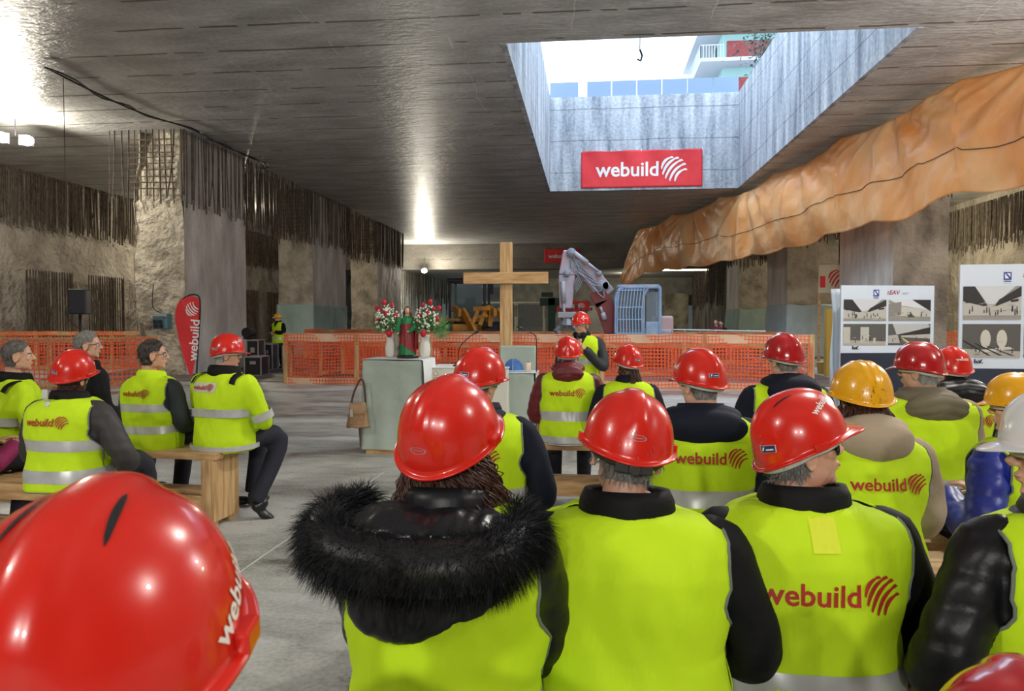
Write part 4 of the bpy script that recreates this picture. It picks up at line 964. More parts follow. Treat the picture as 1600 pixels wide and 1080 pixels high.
    for (p, q, dy) in (((897, 396), (935, 425), -.24), ((950, 448), (905, 405), .24), ((880, 440), (882, 500), -.2), ((945, 500), (938, 480), -.25)):
        a, b = L(*p), L(*q); a.y = b.y = dy; m_ = a.lerp(b, .55); bm = bmesh.new(); add_tube(bm, [a, m_], .085, 12); add_tube(bm, [m_, b], .045, 10); bm_obj('hydraulic_cylinder', bm, mat('dusty_grey_paint', (.45, .45, .5), .4), root, True)
    bm = bmesh.new()
    for i in range(7):
        a = L(893+i*3, 420+i*2); b = L(925+i*3, 432+i*4); mid = (a+b)/2+Vector((.1*i-.3, 0, .45-.15*i)); a.y = b.y = mid.y = -.2-.02*i
        add_tube(bm, smooth_path([a, mid, b], 8), .02, 6)
    for i in range(4):
        a = L(896+i, 402+i*3); b = L(897+i, 445+i*4); mid = L(905+i*2, 425+i*3); a.y = b.y = mid.y = -.22; add_tube(bm, smooth_path([a, mid, b], 8), .02, 6)
    for (x, y, r_) in ((893, 396, .16), (941, 447, .2), (886, 428, .12), (936, 428, .1), (947, 447, .12)):
        a = L(x, y); add_tube(bm, [a+Vector((0, -.27, 0)), a+Vector((0, .27, 0))], r_, 14)
    bm_obj('hydraulic_hose', bm, mat('dusty_hose', (.30, .32, .38), .6), root, True)
    # crusher head
    bm = bmesh.new(); c = L(886, 497); add_box(bm, (c.x, 0, c.z+.1), (.62, .5, .2)); add_tube(bm, [(c.x, 0, c.z+.05), (c.x, 0, c.z-.25)], [.2, .3], 12)
    for s in (-1, 1): add_tube(bm, [(c.x+s*.12, 0, c.z-.2), (c.x+s*.34, 0, c.z-.42), (c.x+s*.12, 0, c.z-.85)], [.14, .13, .04], 8)
    bm_obj('crusher_head', bm, mat('worn_grey_steel', (.32, .33, .38), .4, metal=.5), root, bevel=.02)
excavator()
M_yel = mat('machine_orange', (.90, .40, .05), .5, col2=(.55, .24, .05), nscale=3)
def loader():
    Y = 35.0; P0 = onY(735, 560, Y); root = empty('wheel_loader', (P0.x, Y, 0), 0, 'orange wheel loader with black cab parked in dark end of hall', 'loader')
    def L(x, y, dy=0): p = onY(x, y, Y+dy); return Vector((p.x-P0.x, dy, p.z))
    a = L(705, 520); b = L(762, 441); W = b.x-a.x; zb, zt = 1.4, b.z; xc = (a.x+b.x)/2
    bm = bmesh.new()
    for x in (a.x+.06, b.x-.06):
        for y in (-.6, .9): add_box(bm, (x, y, (zb+zt)/2), (.13, .13, zt-zb))
    add_box(bm, (xc, .15, zt+.04), (W+.1, 1.8, .16)); add_box(bm, (xc, .15, zb), (W, 1.6, .3)); add_box(bm, (xc, .9, zb+.5), (W, .06, 1.1)); bm_obj('cab_frame', bm, M_black, root, bevel=.03)
    bm = bmesh.new(); add_box(bm, (xc, -.6, (zb+zt)/2+.1), (W-.35, .02, zt-zb-.5)); bm_obj('windscreen', bm, mat('loader_glass', (.2, .27, .27), .1, alpha=.45), root)
    bm = bmesh.new(); add_box(bm, (xc, .1, zb+.45), (.55, .5, .2)); add_box(bm, (xc, .35, zb+.9), (.5, .15, .9)); bm_obj('seat', bm, M_black, root, bevel=.05)
    bm = bmesh.new(); add_tube(bm, [L(702, 440)+Vector((0, -.4, .1)), L(730, 440)+Vector((0, -.4, .1))], .03, 6); add_box(bm, L(703, 446), (.12, .12, .2)); add_box(bm, L(703, 465), (.14, .1, .45)); add_box(bm, L(768, 452), (.2, .1, .5)); bm_obj('mirror', bm, M_darkmetal, root)
    for x, y in ((a.x+.1, -1.4), (b.x+.5, -1.6), (a.x+.1, 2.2), (b.x+.5, 2.2)):
        bm = bmesh.new(); add_tube(bm, [(x-.3, y, .78), (x-.27, y, .78), (x+.27, y, .78), (x+.3, y, .78)], [.6, .78, .78, .6], 28); bm_obj('wheel', bm, mat('tyre_rubber', (.02, .02, .022), .8, bump=.05, bscale=6), root)
    bm = bmesh.new(); add_box(bm, (xc, 2.0, 1.3), (1.5, 2.6, 1.1)); add_box(bm, (xc+.1, -1.2, 1.1), (1.2, 1.4, .7)); add_box(bm, L(710, 500)+Vector((0, -1.4, 0)), (1.1, .9, .14)); bm_obj('body', bm, M_yel, root, bevel=.08)
    for dx in (0, 1.6):
        bm = bmesh.new()
        for p, q, w_ in (((718, 483), (733, 490), .34), ((732, 486), (757, 523), .34)):
            add_beam(bm, L(*p)+Vector((dx, -1.6, 0)), L(*q)+Vector((dx, -2.6, 0)), .16, w_)
        bm_obj('lift_arm', bm, M_yel, root, bevel=.03)
    bm = bmesh.new()
    for p, q, w_ in (((750, 484), (775, 483), .2), ((757, 484), (750, 505), .18), ((768, 486), (760, 508), .2), ((777, 482), (775, 510), .25), ((752, 497), (772, 494), .14)):
        add_beam(bm, L(*p)+Vector((0, -2, 0)), L(*q)+Vector((0, -2.2, 0)), .12, w_)
    bm_obj('linkage', bm, M_yel, root, bevel=.02)
    bm = bmesh.new(); c = L(800, 517); add_box(bm, (1.6, -3.1, .75), (3.6, .9, .8)); add_box(bm, (1.6, -3.5, .3), (3.6, .8, .1)); bm_obj('bucket', bm, mat('worn_bucket_steel', (.07, .065, .07), .5, metal=.3), root, bevel=.05)
loader()
# clutter in the far tunnel
P = onY(829, 500, 50); r = empty('drilling_rig', (P.x+.0, 50, 0), 0, 'dark green rig mast in far tunnel left of the excavator arm', 'rig')
k = 50/1150; P2 = onY(862, 500, 50)
bm = bmesh.new(); add_box(bm, (P2.x-P.x, 0, 1.6), (.5, .5, 3.2)); add_box(bm, (P2.x-P.x, 0, 2.9), (1.6, .5, .5)); add_box(bm, (P2.x-P.x-.3, 0, 3.4), (.8, .4, .3)); bm_obj('mast', bm, mat('dark_green_paint', (.02, .07, .04), .5), r, bevel=.03)
bm = bmesh.new()
for i in range(16): add_box(bm, (i*.34-1.0, 0, 2.3+.3*math.sin(i*1.7)), (.16, .2, .5+.3*math.cos(i*2.3)))
bm_obj('hoses', bm, mat('dusty_grey', (.3, .29, .24), .8), r)
bm = bmesh.new()
for i in range(3): add_box(bm, (i*2.2-2.2, 0, 1.5), (.12, .12, 3)); add_box(bm, (i*2.2-2.2, 1.5, 1.5), (.12, .12, 3))
add_box(bm, (0, 0, 3.05), (5.2, .15, .12)); o = bm_obj('scaffold_frame', bm, mat('bleached_frame', (.5, .48, .36), .7)); P = onY(805, 500, 57); o.location = (P.x, 57, 0); tag(o, 'pale frame structure in lit far tunnel behind the cross', 'frame')
P = onY(1075, 418, 53.6); tube_light((P.x, 53.6, 5.25), 4.0, (1, .9, .65), label='warm tube lamp under far ceiling behind end of tarpaulin')
P = onY(1085, 408, 43); 
# ------------------------------------------------------------------ people
V3 = Vector
def evaluated(bm, voxel, smooth=4, factor=.5):
    """one continuous skin from overlapping volumes"""
    me = bpy.data.meshes.new('tmp'); bmesh.ops.recalc_face_normals(bm, faces=bm.faces); bm.to_mesh(me); bm.free()
    o = bpy.data.objects.new('tmp', me); COL.objects.link(o)
    r = o.modifiers.new('r', 'REMESH'); r.mode = 'VOXEL'; r.voxel_size = voxel
    s = o.modifiers.new('s', 'SMOOTH'); s.iterations = smooth; s.factor = factor
    dg = bpy.context.evaluated_depsgraph_get(); dg.update(); out = bpy.data.meshes.new_from_object(o.evaluated_get(dg))
    bpy.data.objects.remove(o); bpy.data.meshes.remove(me); return out
def me_data(me): return [v.co.copy() for v in me.vertices], [tuple(p.vertices) for p in me.polygons]
_head = {}
def head_mesh(kind='m'):
    if kind in _head: return _head[kind]
    bm = bmesh.new(); f = .94 if kind == 'f' else 1
    add_ball(bm, (0, -.012, .022), (.075*f, .094, .092), seg=32, rings=24)
    add_ball(bm, (0, .022, -.035), (.060*f, .064, .078), seg=28, rings=20)
    add_ball(bm, (0, .030, -.075), (.047*f, .050, .036)); add_ball(bm, (0, .066, -.096), (.020, .017, .016))
    add_ball(bm, (0, .066, .022), (.050*f, .020, .012)); 
    for s in (-1, 1):
        add_ball(bm, (s*.036*f, .062, -.022), (.020, .018, .018)); add_ball(bm, (s*.046*f, .012, -.068), (.016, .036, .030), Euler((.5, 0, 0)).to_matrix())
        q = Euler((-.18, 0, s*.42)).to_matrix(); c = V3((s*.079*f, -.008, -.012))
        add_ball(bm, c, (.008, .019, .032), q); add_tube(bm, [c+q @ V3((s*.006, .019*math.cos(t), .033*math.sin(t))) for t in [R(-110)+R(300)*k/12 for k in range(13)]], .0045, 8)
        add_ball(bm, c+q @ V3((0, .004, -.026)), (.007, .009, .010), q)
        add_ball(bm, (s*.011, .094, -.028), (.008, .010, .008))
    add_tube(bm, [(0, .080, .018), (0, .092, -.005), (0, .106, -.024), (0, .096, -.034)], [.008, .009, .012, .009], 12)
    add_ball(bm, (0, .086, -.055), (.023, .010, .0055)); add_ball(bm, (0, .083, -.066), (.020, .010, .007))
    add_tube(bm, [(0, -.022, -.04), (0, -.032, -.12), (0, -.030, -.20)], [(.055*f, .056), (.053*f, .055), (.060*f, .06)], 20)
    me = evaluated(bm, .0042, 3); d = me_data(me); n = [v.normal.copy() for v in me.vertices]; bpy.data.meshes.remove(me)
    _head[kind] = (d[0], d[1], n); return _head[kind]
_hand = {}
def hand_mesh(grip=False):
    """right hand, wrist at origin, fingers towards +Y, palm facing -Z, thumb on -X side"""
    if grip in _hand: return _hand[grip]
    bm = bmesh.new(); add_tube(bm, [(0, -.04, 0), (0, 0, 0)], [(.026, .019), (.027, .018)], 12)
    add_ball(bm, (0, .045, 0), (.040, .050, .015)); add_ball(bm, (-.022, .03, -.006), (.018, .03, .016))
    c = 1.25 if grip else .45
    for x, L in ((-.030, .072), (-.010, .080), (.011, .075), (.030, .060)):
        p = V3((x, .080, 0)); pts = [p-V3((0, .02, 0)), p]; a = .15
        for k, l in enumerate((.46, .32, .26)):
            a += c*(.55 if k == 0 else .75); p = p+V3((x*.06*(0 if grip else 1), math.cos(a)*L*l, -math.sin(a)*L*l)); pts.append(p)
        add_tube(bm, pts, [.0095, .0092, .0085, .008, .0065], 10)
    p = V3((-.030, .015, -.006)); pts = [p]
    for dx, dy, dz in (((-.028, .022, -.012), (-.012, .028, -.012), (.004, .022, -.008)) if not grip else ((-.022, .02, -.024), (.006, .020, -.022), (.022, .010, -.010))):
        p = p+V3((dx, dy, dz)); pts.append(p)
    add_tube(bm, pts, [.013, .0115, .0105, .008], 10)
    me = evaluated(bm, .0035, 3); _hand[grip] = me_data(me); bpy.data.meshes.remove(me); return _hand[grip]

M_hv = mat('fluorescent_yellow_fabric', (.54, .80, .010), .8, col2=(.60, .86, .015), nscale=5, bump=.012, bscale=7, bstretch=(1, 1, .5), spec=.3, detail=4)
M_refl = mat('grey_reflective_tape', (.48, .49, .50), .35, metal=.25, col2=(.62, .62, .62), nscale=8)
M_pipe = mat('grey_edge_binding', (.16, .19, .16), .7)
M_redhat = mat('glossy_red_plastic', (.64, .016, .007), .25, coat=.35)
M_yelhat = mat('glossy_yellow_plastic', (.85, .40, .005), .25, coat=.6)
M_whitehat = mat('glossy_white_plastic', (.72, .73, .74), .22, coat=.6)
M_hatdark = mat('glossy_deep_red_plastic', (.45, .008, .012), .18, coat=.8)
M_logo = mat('red_logo_print', (.42, .02, .012), .6)
M_wlogo = mat('white_hat_print', (.85, .8, .75), .5)
M_blackj = mat('black_jacket', (.004, .004, .005), .7, bump=.004, bscale=18, spec=.25)
M_navyj = mat('navy_jacket', (.006, .008, .020), .75, bump=.003, bscale=20, spec=.25)
M_burg = mat('burgundy_jacket', (.13, .008, .014), .5, bump=.004, bscale=15)
M_bluej = mat('blue_puffer_nylon', (.02, .035, .32), .4, bump=.004, bscale=12)
M_blackp = mat('black_puffer_nylon', (.005, .005, .007), .42, spec=.35, bump=.004, bscale=14)
M_olive = mat('olive_quilt', (.16, .135, .085), .75, bump=.003, bscale=20)
M_beige = mat('beige_knit', (.42, .33, .24), .85, bump=.003, bscale=40)
M_trous = mat('dark_navy_trousers', (.012, .014, .026), .8)
M_shoe = mat('black_leather', (.01, .01, .01), .3)
M_eye = mat('eye_white', (.7, .68, .65), .2); M_iris = mat('iris', (.05, .03, .02), .2)
M_lens = mat('dark_lens', (.01, .01, .012), .08); M_clear = mat('clear_lens', (.8, .8, .8), .05, alpha=.15)

def helmet_bvh_mesh(vent=False, ridges=3):
    nu, nv = 72, 30; V = []; F = []
    def top(th, p):
        c, s = math.cos(th), math.sin(th); rr = math.cos(p)**.82; h = max(0, math.sin(p))**.98
        x = .114*rr*c; y = .128*rr*s+.002; zr = .016-.026*max(0, -s)**1.5+.008*max(0, s)
        z = zr+(.152-zr)*h
        rg = 0
        if ridges == 3:
            for cx in (-.028, 0, .028): rg += .0045*math.exp(-((x-cx)/.0075)**2)
        else: rg = .008*math.exp(-(x/.024)**4)
        rg *= min(1, max(0, (p-.35)/.25)); n = V3((x, y, z*1.1)).normalized()
        if vent and p > .7 and abs(abs(x)-.032) < .006 and -.05 < y < .03: rg -= 0
        return V3((x, y, z))+n*rg
    for j in range(nv+1):
        p = (PI/2)*(j/nv)*.998
        for i in range(nu): V.append(top(2*PI*i/nu, p))
    for j in range(nv):
        for i in range(nu): a = j*nu+i; b = j*nu+(i+1) % nu; F.append((a, b, b+nu, a+nu))
    F.append(tuple(range(nv*nu, nv*nu+nu)))
    # brim: flared lip all around, peak in front
    prev = list(range(nu))
    for k, (w_, dz) in enumerate(((.25, -.004), (.7, -.006), (1, -.007), (1.02, -.011))):
        cur = []
        for i in range(nu):
            th = 2*PI*i/nu; s = math.sin(th); pk = max(0, s)**5; b = (.011+.034*pk)*w_; base = top(th, 0)
            o = V3((math.cos(th)*.9, s*1.1, 0)).normalized(); cur.append(len(V)); V.append(base+o*b+V3((0, 0, dz-.016*pk*w_+ .004*abs(math.cos(th)))))
        for i in range(nu): F.append((cur[i], cur[(i+1) % nu], prev[(i+1) % nu], prev[i]))
        prev = cur
    return V, F
_hm = {}
def helmet(parent, m, pos, rot, ridges=1, vent=False, text=None, sticker=None, oval=False, strap='white', knob=False, tcol=None):
    key = (ridges, vent)
    if key not in _hm:
        V, F = helmet_bvh_mesh(vent, ridges); _hm[key] = (V, F, BVHTree.FromPolygons(V, F))
    V, F, bv = _hm[key]; M = Matrix.Translation(pos) @ rot.to_matrix().to_4x4()
    o = mesh_obj('hard_hat', V, F, m, parent, smooth=True); o.matrix_local = M; sd = o.modifiers.new('t', 'SOLIDIFY'); sd.thickness = .003; sd.offset = -1
    for s in (-1, 1): bm = bmesh.new(); add_box(bm, (s*.119, .01, .020), (.014, .034, .022)); bm_obj('side_slot', bm, m, o, bevel=.003)
    def dec(vs, fs, wd, ang, el, up, mm, name, roll=0, off=.0012):
        """project flat artwork onto the dome; ang measured from the front, positive to the wearer's right"""
        a = PI/2-ang; dn = V3((math.cos(a)*math.cos(el), math.sin(a)*math.cos(el), math.sin(el))); rt = V3((-math.sin(a), math.cos(a), 0)); uu = dn.cross(rt)
        if uu.z < 0: uu = -uu
        rt = uu.cross(dn); c = V3((0, .0, .03+up)); cr, sr = math.cos(roll), math.sin(roll); out = []
        for x, y in vs:
            x, y = x*wd, y*wd; x, y = x*cr-y*sr, x*sr+y*cr
            p = c+rt*x+uu*y+dn*.4; h = bv.ray_cast(p, -dn)
            out.append((h[0]+h[1]*off*(1 if h[1].dot(dn) > 0 else -1)) if h[0] else c+rt*x+uu*y+dn*.1)
        return mesh_obj(name, out, fs, mm, o)
    if vent:
        for sx in (-1, 1):
            vv = []; 
            for k in range(11):
                t = k/10; wv = .0028*math.sin(PI*t)**.5+.0004
                for q in (-1, 1):
                    pp = V3((sx*(.030+.010*t)+q*wv, .01-.06*t, .6)); h = bv.ray_cast(pp, V3((0, 0, -1))); vv.append(h[0]+h[1]*.0012)
            mesh_obj('vent_slot', vv, [(2*k, 2*k+1, 2*k+3, 2*k+2) for k in range(10)], M_black, o)
    if text:
        for (ang, el, up, wd, roll) in text: dec(*logo2d('text', .1), wd, R(ang), R(el), up, tcol or M_wlogo, 'lettering', R(roll))
    gv = [(x/6-.5, (y/3-.5)*.4) for y in range(4) for x in range(7)]; gf = [(y*7+x, y*7+x+1, y*7+x+8, y*7+x+7) for y in range(3) for x in range(6)]
    if sticker is not None:
        dec(gv, gf, .048, R(sticker), 0, .012, mat('pale_sticker_rim', (.6, .6, .62), .4), 'sticker'); dec(gv, gf, .043, R(sticker), 0, .012, mat('blue_sticker', (.02, .03, .12), .4), 'sticker_print', off=.002)
        tv = [(-.40, -.1), (-.28, -.1), (-.20, .12), (-.32, .12)]; dec([(x, y) for x, y in tv]+[(-.1, -.08), (.4, -.08), (.4, 0), (-.1, 0)], [(0, 1, 2, 3), (4, 5, 6, 7)], .043, R(sticker), 0, .012, M_wlogo, 'sticker_mark', off=.003)
    if oval:
        ov = []; 
        for k in range(24):
            t = 2*PI*k/24
            for r_ in (.5, .4): ov.append((r_*math.cos(t), r_*.38*math.sin(t)))
        of = [(2*k, 2*((k+1) % 24), 2*((k+1) % 24)+1, 2*k+1) for k in range(24)]; dec(ov+[(-.3, -.02), (.3, -.02), (.3, .03), (-.3, .03)], of+[(48, 49, 50, 51)], .042, R(180), 0, .014, mat('grey_emboss', (.4, .2, .2), .3), 'embossed_mark')
    if strap:
        sm = mat('strap_'+strap, {'white': (.6, .6, .58), 'black': (.02, .02, .02)}[strap], .5); bm = bmesh.new()
        add_tube(bm, [(.094*math.cos(t), .110*math.sin(t)-.006, .000-.026*max(0, -math.sin(t))) for t in [2*PI*k/36 for k in range(37)]], [(.0025, .008)]*37, 8, cap=False)
        bm_obj('headband', bm, sm, o, True)
        if knob: bm = bmesh.new(); add_box(bm, (0, -.118, -.028), (.09, .012, .026)); add_tube(bm, [(0, -.12, -.03), (0, -.135, -.03)], .015, 16); bm_obj('adjuster', bm, mat('strap_black', (.02, .02, .02), .5), o, bevel=.003)
    return o

def hair(parent, kind, m, M, style='short', t=.006, strands=0, seed=1, length=.03):
    V, F, N = head_mesh(kind)
    def cov(p):
        x, y, z = p
        if abs(x) > .066 and -.024 < y < .012 and -.05 < z < .018: return -1     # ears stay clear
        if abs(x) > .03 and y > -.004 and z < .030 and style != 'long': return -1
        if style == 'short': b = max(min((.045-y)/.02+max(0, z-.05)*40, (z+.075-max(0, y+.03)*1.1)/.012), -1)
        elif style == 'long': b = min((.06-y)/.02+max(0, z-.05)*30, 3)
        else: b = min((.05-y)/.02+max(0, z-.05)*40, (z+.085-max(0, y+.02)*1.0)/.012)
        return b
    c = [cov(v) for v in V]; keep = [f for f in F if all(c[i] > 0 for i in f)]; used = sorted({i for f in keep for i in f}); mp = {k: j for j, k in enumerate(used)}
    P = []
    for i in used:
        q = min(1, c[i]*.6); v = V[i]; k = t*q*(.75+.5*noise.noise(v*38+V3((seed, 0, 0)))+.35*noise.noise(V3((v.x*160, v.y*40, v.z*60))))
        P.append(M @ (v+N[i]*(k-.0008)))
    o = mesh_obj('hair', P, [tuple(mp[i] for i in f) for f in keep], m, parent, smooth=True)
    if strands:
        rng = random.Random(seed); sv, sf = [], []; pool = [i for i in used if c[i] > .3]
        for _ in range(strands):
            i = rng.choice(pool); n = N[i]; dn = V3((0, -.25, -1)); d = (n*.5+dn*.8+V3((rng.gauss(0, .25), rng.gauss(0, .25), rng.gauss(0, .25)))).normalized(); p = V[i]+n*t*.6; L = length*rng.uniform(.6, 1.2); s = d.cross(n).normalized()*.0011
            q = p+d*L*.5+n*.002; e = p+d*L+V3((0, 0, -.003)); b = len(sv); sv += [M @ (p-s), M @ (p+s), M @ (q+s), M @ (q-s), M @ e]; sf += [(b, b+1, b+2, b+3), (b+3, b+2, b+4)]
        tag(mesh_obj('hair_strands', sv, sf, m, parent), kind='stuff')
    return o

def person(loc, yaw, T, label, seat=.57, w=1.0, dep=1.0, lean=0.0, hy=0, hp=0, hr=0, sex='m', jacket=M_blackj, vest=True, hi_jacket=False, hat=None, hatk=None,
           hairm=None, hstyle='short', strands=0, hair_t=.006, collar=None, hood=None, arms=None, bands=((.60, .655), (.80, .855)), logo=(.31, .46, 0), voxel=.016, stand=False, puffer=0,
           glasses=None, shoes=True, trous=M_trous, face=False, legs=None, extra=None, hoodw=.16, hoodz=.37, vseed=0, headfwd=.03, grip=(False, False), tagpatch=None, knees=None, skin=M_skin, sw=.205):
    root = empty('person', (loc[0], loc[1], 0), yaw, label, 'person', 'people gathered in the hall')
    HZ = T-(.150 if hat else .118)         # centre of the head
    if stand: seat = T-.90
    base = seat
    yc = lambda z: lean*(z-base)
    prof = [(base-.02 if not stand else base-.05, .170, .145), (base+.08, .178, .150), (base+.2, .165, .135), (T-.62, .175, .130), (T-.50, .195, .130), (T-.42, .205, .122), (T-.375, .205, .110), (T-.345, .188, .095), (T-.32, .145, .082), (T-.30, .092, .074), (T-.28, .075, .070), (T-.25, .062, .062)]
    prof = [p for i, p in enumerate(prof) if i == 0 or p[0] > prof[i-1][0]+.01 or i > 4]
    def torso(bm, inf, stop=None, n=40):
        rings = []; P = [p for p in prof if stop is None or p[0] <= stop]; pts = []
        for i in range(len(P)-1):
            for k in range(3): a, b = P[i], P[i+1]; t = k/3; pts.append([a[q]+(b[q]-a[q])*t for q in range(3)])
        pts.append(P[-1])
        for z, hw, hd in pts:
            hw, hd = hw*w+inf, hd*w*dep+inf; rings.append([bm.verts.new((hw*math.copysign(abs(math.cos(t))**.88, math.cos(t)), yc(z)+hd*math.copysign(abs(math.sin(t))**.88, math.sin(t)), z)) for t in [2*PI*k/n for k in range(n)]])
        for i in range(len(rings)-1):
            for k in range(n): bm.faces.new((rings[i][k], rings[i][(k+1) % n], rings[i+1][(k+1) % n], rings[i+1][k]))
        bm.faces.new(rings[0][::-1]); bm.faces.new(rings[-1])
    SH = T-.392
    if arms is None: arms = (((-.27, .05), .26), ((.27, .05), .26))
    A = []
    for s, a in zip((-1, 1), arms):
        if len(a) == 2 and not hasattr(a[1], '__len__'):      # elbow (x, y) and resting hand in the lap
            el = V3((a[0][0], a[0][1]+yc(T-.66), T-.66)); wr = V3((s*.11, .30, seat+.17))
        else: el, wr = V3(a[0]), V3(a[1])
        A.append((V3((s*sw*w, yc(SH), SH)), el, wr))
    LG = []
    for s in (-1, 1):
        if legs: LG.append([V3(p) for p in legs[0 if s < 0 else 1]])
        elif stand: LG.append([V3((s*.09, 0, seat+.02)), V3((s*.11, .02, seat*.53)), V3((s*.12, -.02, .09)), V3((s*.13, .10, .05))])
        else: kx = (knees or (.13, .13))[0 if s < 0 else 1]; LG.append([V3((s*.09, .05, seat+.07)), V3((s*kx, .46, seat+.03)), V3((s*kx, .44, .10)), V3((s*kx*1.1, .56, .05))])
    nb = V3((0, yc(T-.30), T-.30)); hc = V3((0, yc(T-.2)+headfwd, HZ))
    # body: torso, limbs and neck grown into one skin
    bm = bmesh.new(); torso(bm, -.004)
    for s, (a, b, c) in zip((-1, 1), A): add_tube(bm, smooth_path([a-V3((s*.05, 0, -.01)), a, b, c], 5), [.055]*5+[.052-.002*k for k in range(5)]+[.040-.003*k for k in range(5)]+[.025], 12)
    for L in LG: add_tube(bm, smooth_path(L[:3], 5), [.08]*2+[.07]*3+[.055]*3+[.042, .038, .034], 12)
    add_tube(bm, [nb-V3((0, 0, .05)), nb, hc-V3((0, .03, .13))], [.07, .058, .055], 16)
    me = evaluated(bm, max(voxel, .014), 3); BV, BF = me_data(me); bpy.data.meshes.remove(me)
    MH = Matrix.Translation(hc) @ Euler((hp, hr, hy), 'ZYX').to_matrix().to_4x4() if False else Matrix.Translation(hc) @ (Matrix.Rotation(hy, 4, 'Z') @ Matrix.Rotation(hp, 4, 'X') @ Matrix.Rotation(hr, 4, 'Y'))
    hv, hf, hn = head_mesh(sex); b = len(BV)
    nk = nb-V3((0, 0, .02))
    for v in hv:
        p = MH @ v; t = min(1, max(0, (-v.z-.10)/.10)); q = V3((v.x*1.1, v.y+.03, 0))+nk; BV.append(p.lerp(q+V3((0, 0, (1-t)*.08)), t*t*(3-2*t)))
    BF += [tuple(i+b for i in f) for f in hf]
    for k, (s, (a, e, c)) in enumerate(zip((-1, 1), A)):
        hv2, hf2 = hand_mesh(grip[k]); d = (c-e).normalized(); up = V3((0, 0, 1)) if abs(d.z) < .9 else V3((0, 1, 0))
        if grip[k] and extra and 'palm' in extra: up = V3(extra['palm'])
        x = d.cross(up).normalized(); z = x.cross(d).normalized(); Mh = Matrix.Translation(c) @ Matrix((x, d, z)).transposed().to_4x4(); b = len(BV)
        BV += [Mh @ V3((v.x*(-1 if s < 0 else 1), v.y, v.z)) for v in hv2]; BF += [tuple(i+b for i in (f if s > 0 else f[::-1])) for f in hf2]
    mesh_obj('body', BV, BF, skin, root, smooth=True)
    # jacket
    J = .022 if not puffer else .034
    def sleeves(bm, inf):
        for s, (a, e, c) in zip((-1, 1), A):
            P = smooth_path([a-V3((s*.07, 0, -.02)), a, e, e.lerp(c, .93)], 7); n = len(P)
            add_tube(bm, P, [(.060+inf)*(1-.33*(i/n)**1.2)*min(1, .72+.28*i/6) for i in range(n)], 16)
    bm = bmesh.new(); torso(bm, J, T-.27); sleeves(bm, J*.8)
    me = evaluated(bm, voxel, 4); JV, JF = me_data(me); nn = [v.normal.copy() for v in me.vertices]; bpy.data.meshes.remove(me)
    amp = .006 if voxel < .03 else .008
    for i, v in enumerate(JV):
        out = abs(v.x)/(.2*w); k = amp*noise.noise(V3((v.x*9+vseed, v.y*9, v.z*6)))+amp*.8*noise.noise(V3((v.x*22, v.y*20+vseed, v.z*14)))
        if puffer: k += puffer*(abs(math.sin(v.z*PI/.075+noise.noise(v*6)*.8))**.6-.6)
        JV[i] = v+nn[i]*k
    jm = M_hv if hi_jacket else jacket
    mesh_obj('jacket', JV, JF, jm, root, smooth=True)
    for s, (a, e, c) in zip((-1, 1), A):
        pass
    # surfaces that carry the vest
    bm = bmesh.new(); torso(bm, J+.004, T-.29); bmesh.ops.recalc_face_normals(bm, faces=bm.faces); tb = BVHTree.FromBMesh(bm); bm.free()
    zl = T-.45; hem = seat-.005 if not stand else T-.98
    if stand: pass
    def vp(side, u, s, off):
        W = .193*w
        if s <= 1:
            z = hem+(zl-hem)*s; k = 1-max(0, min(1, (s-.62)/.38))**1.6; ph = u*(PI/2)*k+u*.12*(1-k); O = V3((u*W*(1-k), yc(z), max(z, base)))
            d = V3((math.sin(ph), -side*math.cos(ph), 0))
        else:
            e = (s-1)*PI/2; O = V3((u*(W*(2-s)+.186*w*(s-1)), yc(zl), zl)); d = V3((math.sin(.12*u)*math.cos(e), -side*math.cos(e), math.sin(e))); z = O.z
        h = tb.ray_cast(O+d*.7, -d)
        if not h[0]: h = tb.find_nearest(O+d*.2)
        p = h[0].copy(); n = h[1] if h[1].dot(d) > 0 else -h[1]
        if s <= 1: p.z = z
        wr = .007*noise.noise(V3((p.x*7+vseed*3.1, side*2, p.z*4.5)))+.0055*noise.noise(V3((p.x*20+p.z*9, side+vseed, p.z*9-p.x*7)))
        wr += .006*math.sin(p.z*16+p.x*22+vseed*2+3*noise.noise(V3((p.x*4, p.z*4, vseed))))*(1-min(1, s/1.3)*.6)
        fl = max(0, .45-s)*.03 if s < 1 else 0
        return p+n*(off+wr+fl)
    def send(side, u):
        q = max(0, 1-(abs(u)/.50)**2)
        return 2-.36*q**.5 if side > 0 else 2-1.15*(max(0, 1-abs(u)/.47))**.8
    if vest or hi_jacket:
        sides = (1, -1)
        if vest:
            for side in sides:
                nu, nv = 40, 56; V = []; F = []
                for j in range(nv+1):
                    for i in range(nu+1):
                        u = -1+2*i/nu; s = 2*j/nv
                        if s > 1: s = 1+(s-1)*(send(side, u)-1)
                        if side < 0 and i == nu//2: u = .012
                        V.append(vp(side, u, s, .012))
                for j in range(nv):
                    for i in range(nu):
                        a = j*(nu+1)+i; f = (a, a+1, a+nu+2, a+nu+1); F.append(f if side > 0 else f[::-1])
                o = mesh_obj('vest_back' if side > 0 else 'vest_front', V, F, M_hv, root, smooth=True); sd = o.modifiers.new('t', 'SOLIDIFY'); sd.thickness = .003; sd.offset = 1
                if side > 0: VB = BVHTree.FromPolygons(V, F); vb = o
                bm = bmesh.new()
                for u in (-1, 1): add_tube(bm, [vp(side, u, s, .0145) for s in [.45+1.55*k/24 for k in range(25)]], .0045, 6)
                add_tube(bm, [vp(side, -1+2*k/30, 0, .0145) for k in range(31)], .004, 6); bm_obj('edge_binding', bm, M_pipe, root, True)
        else: VB = None
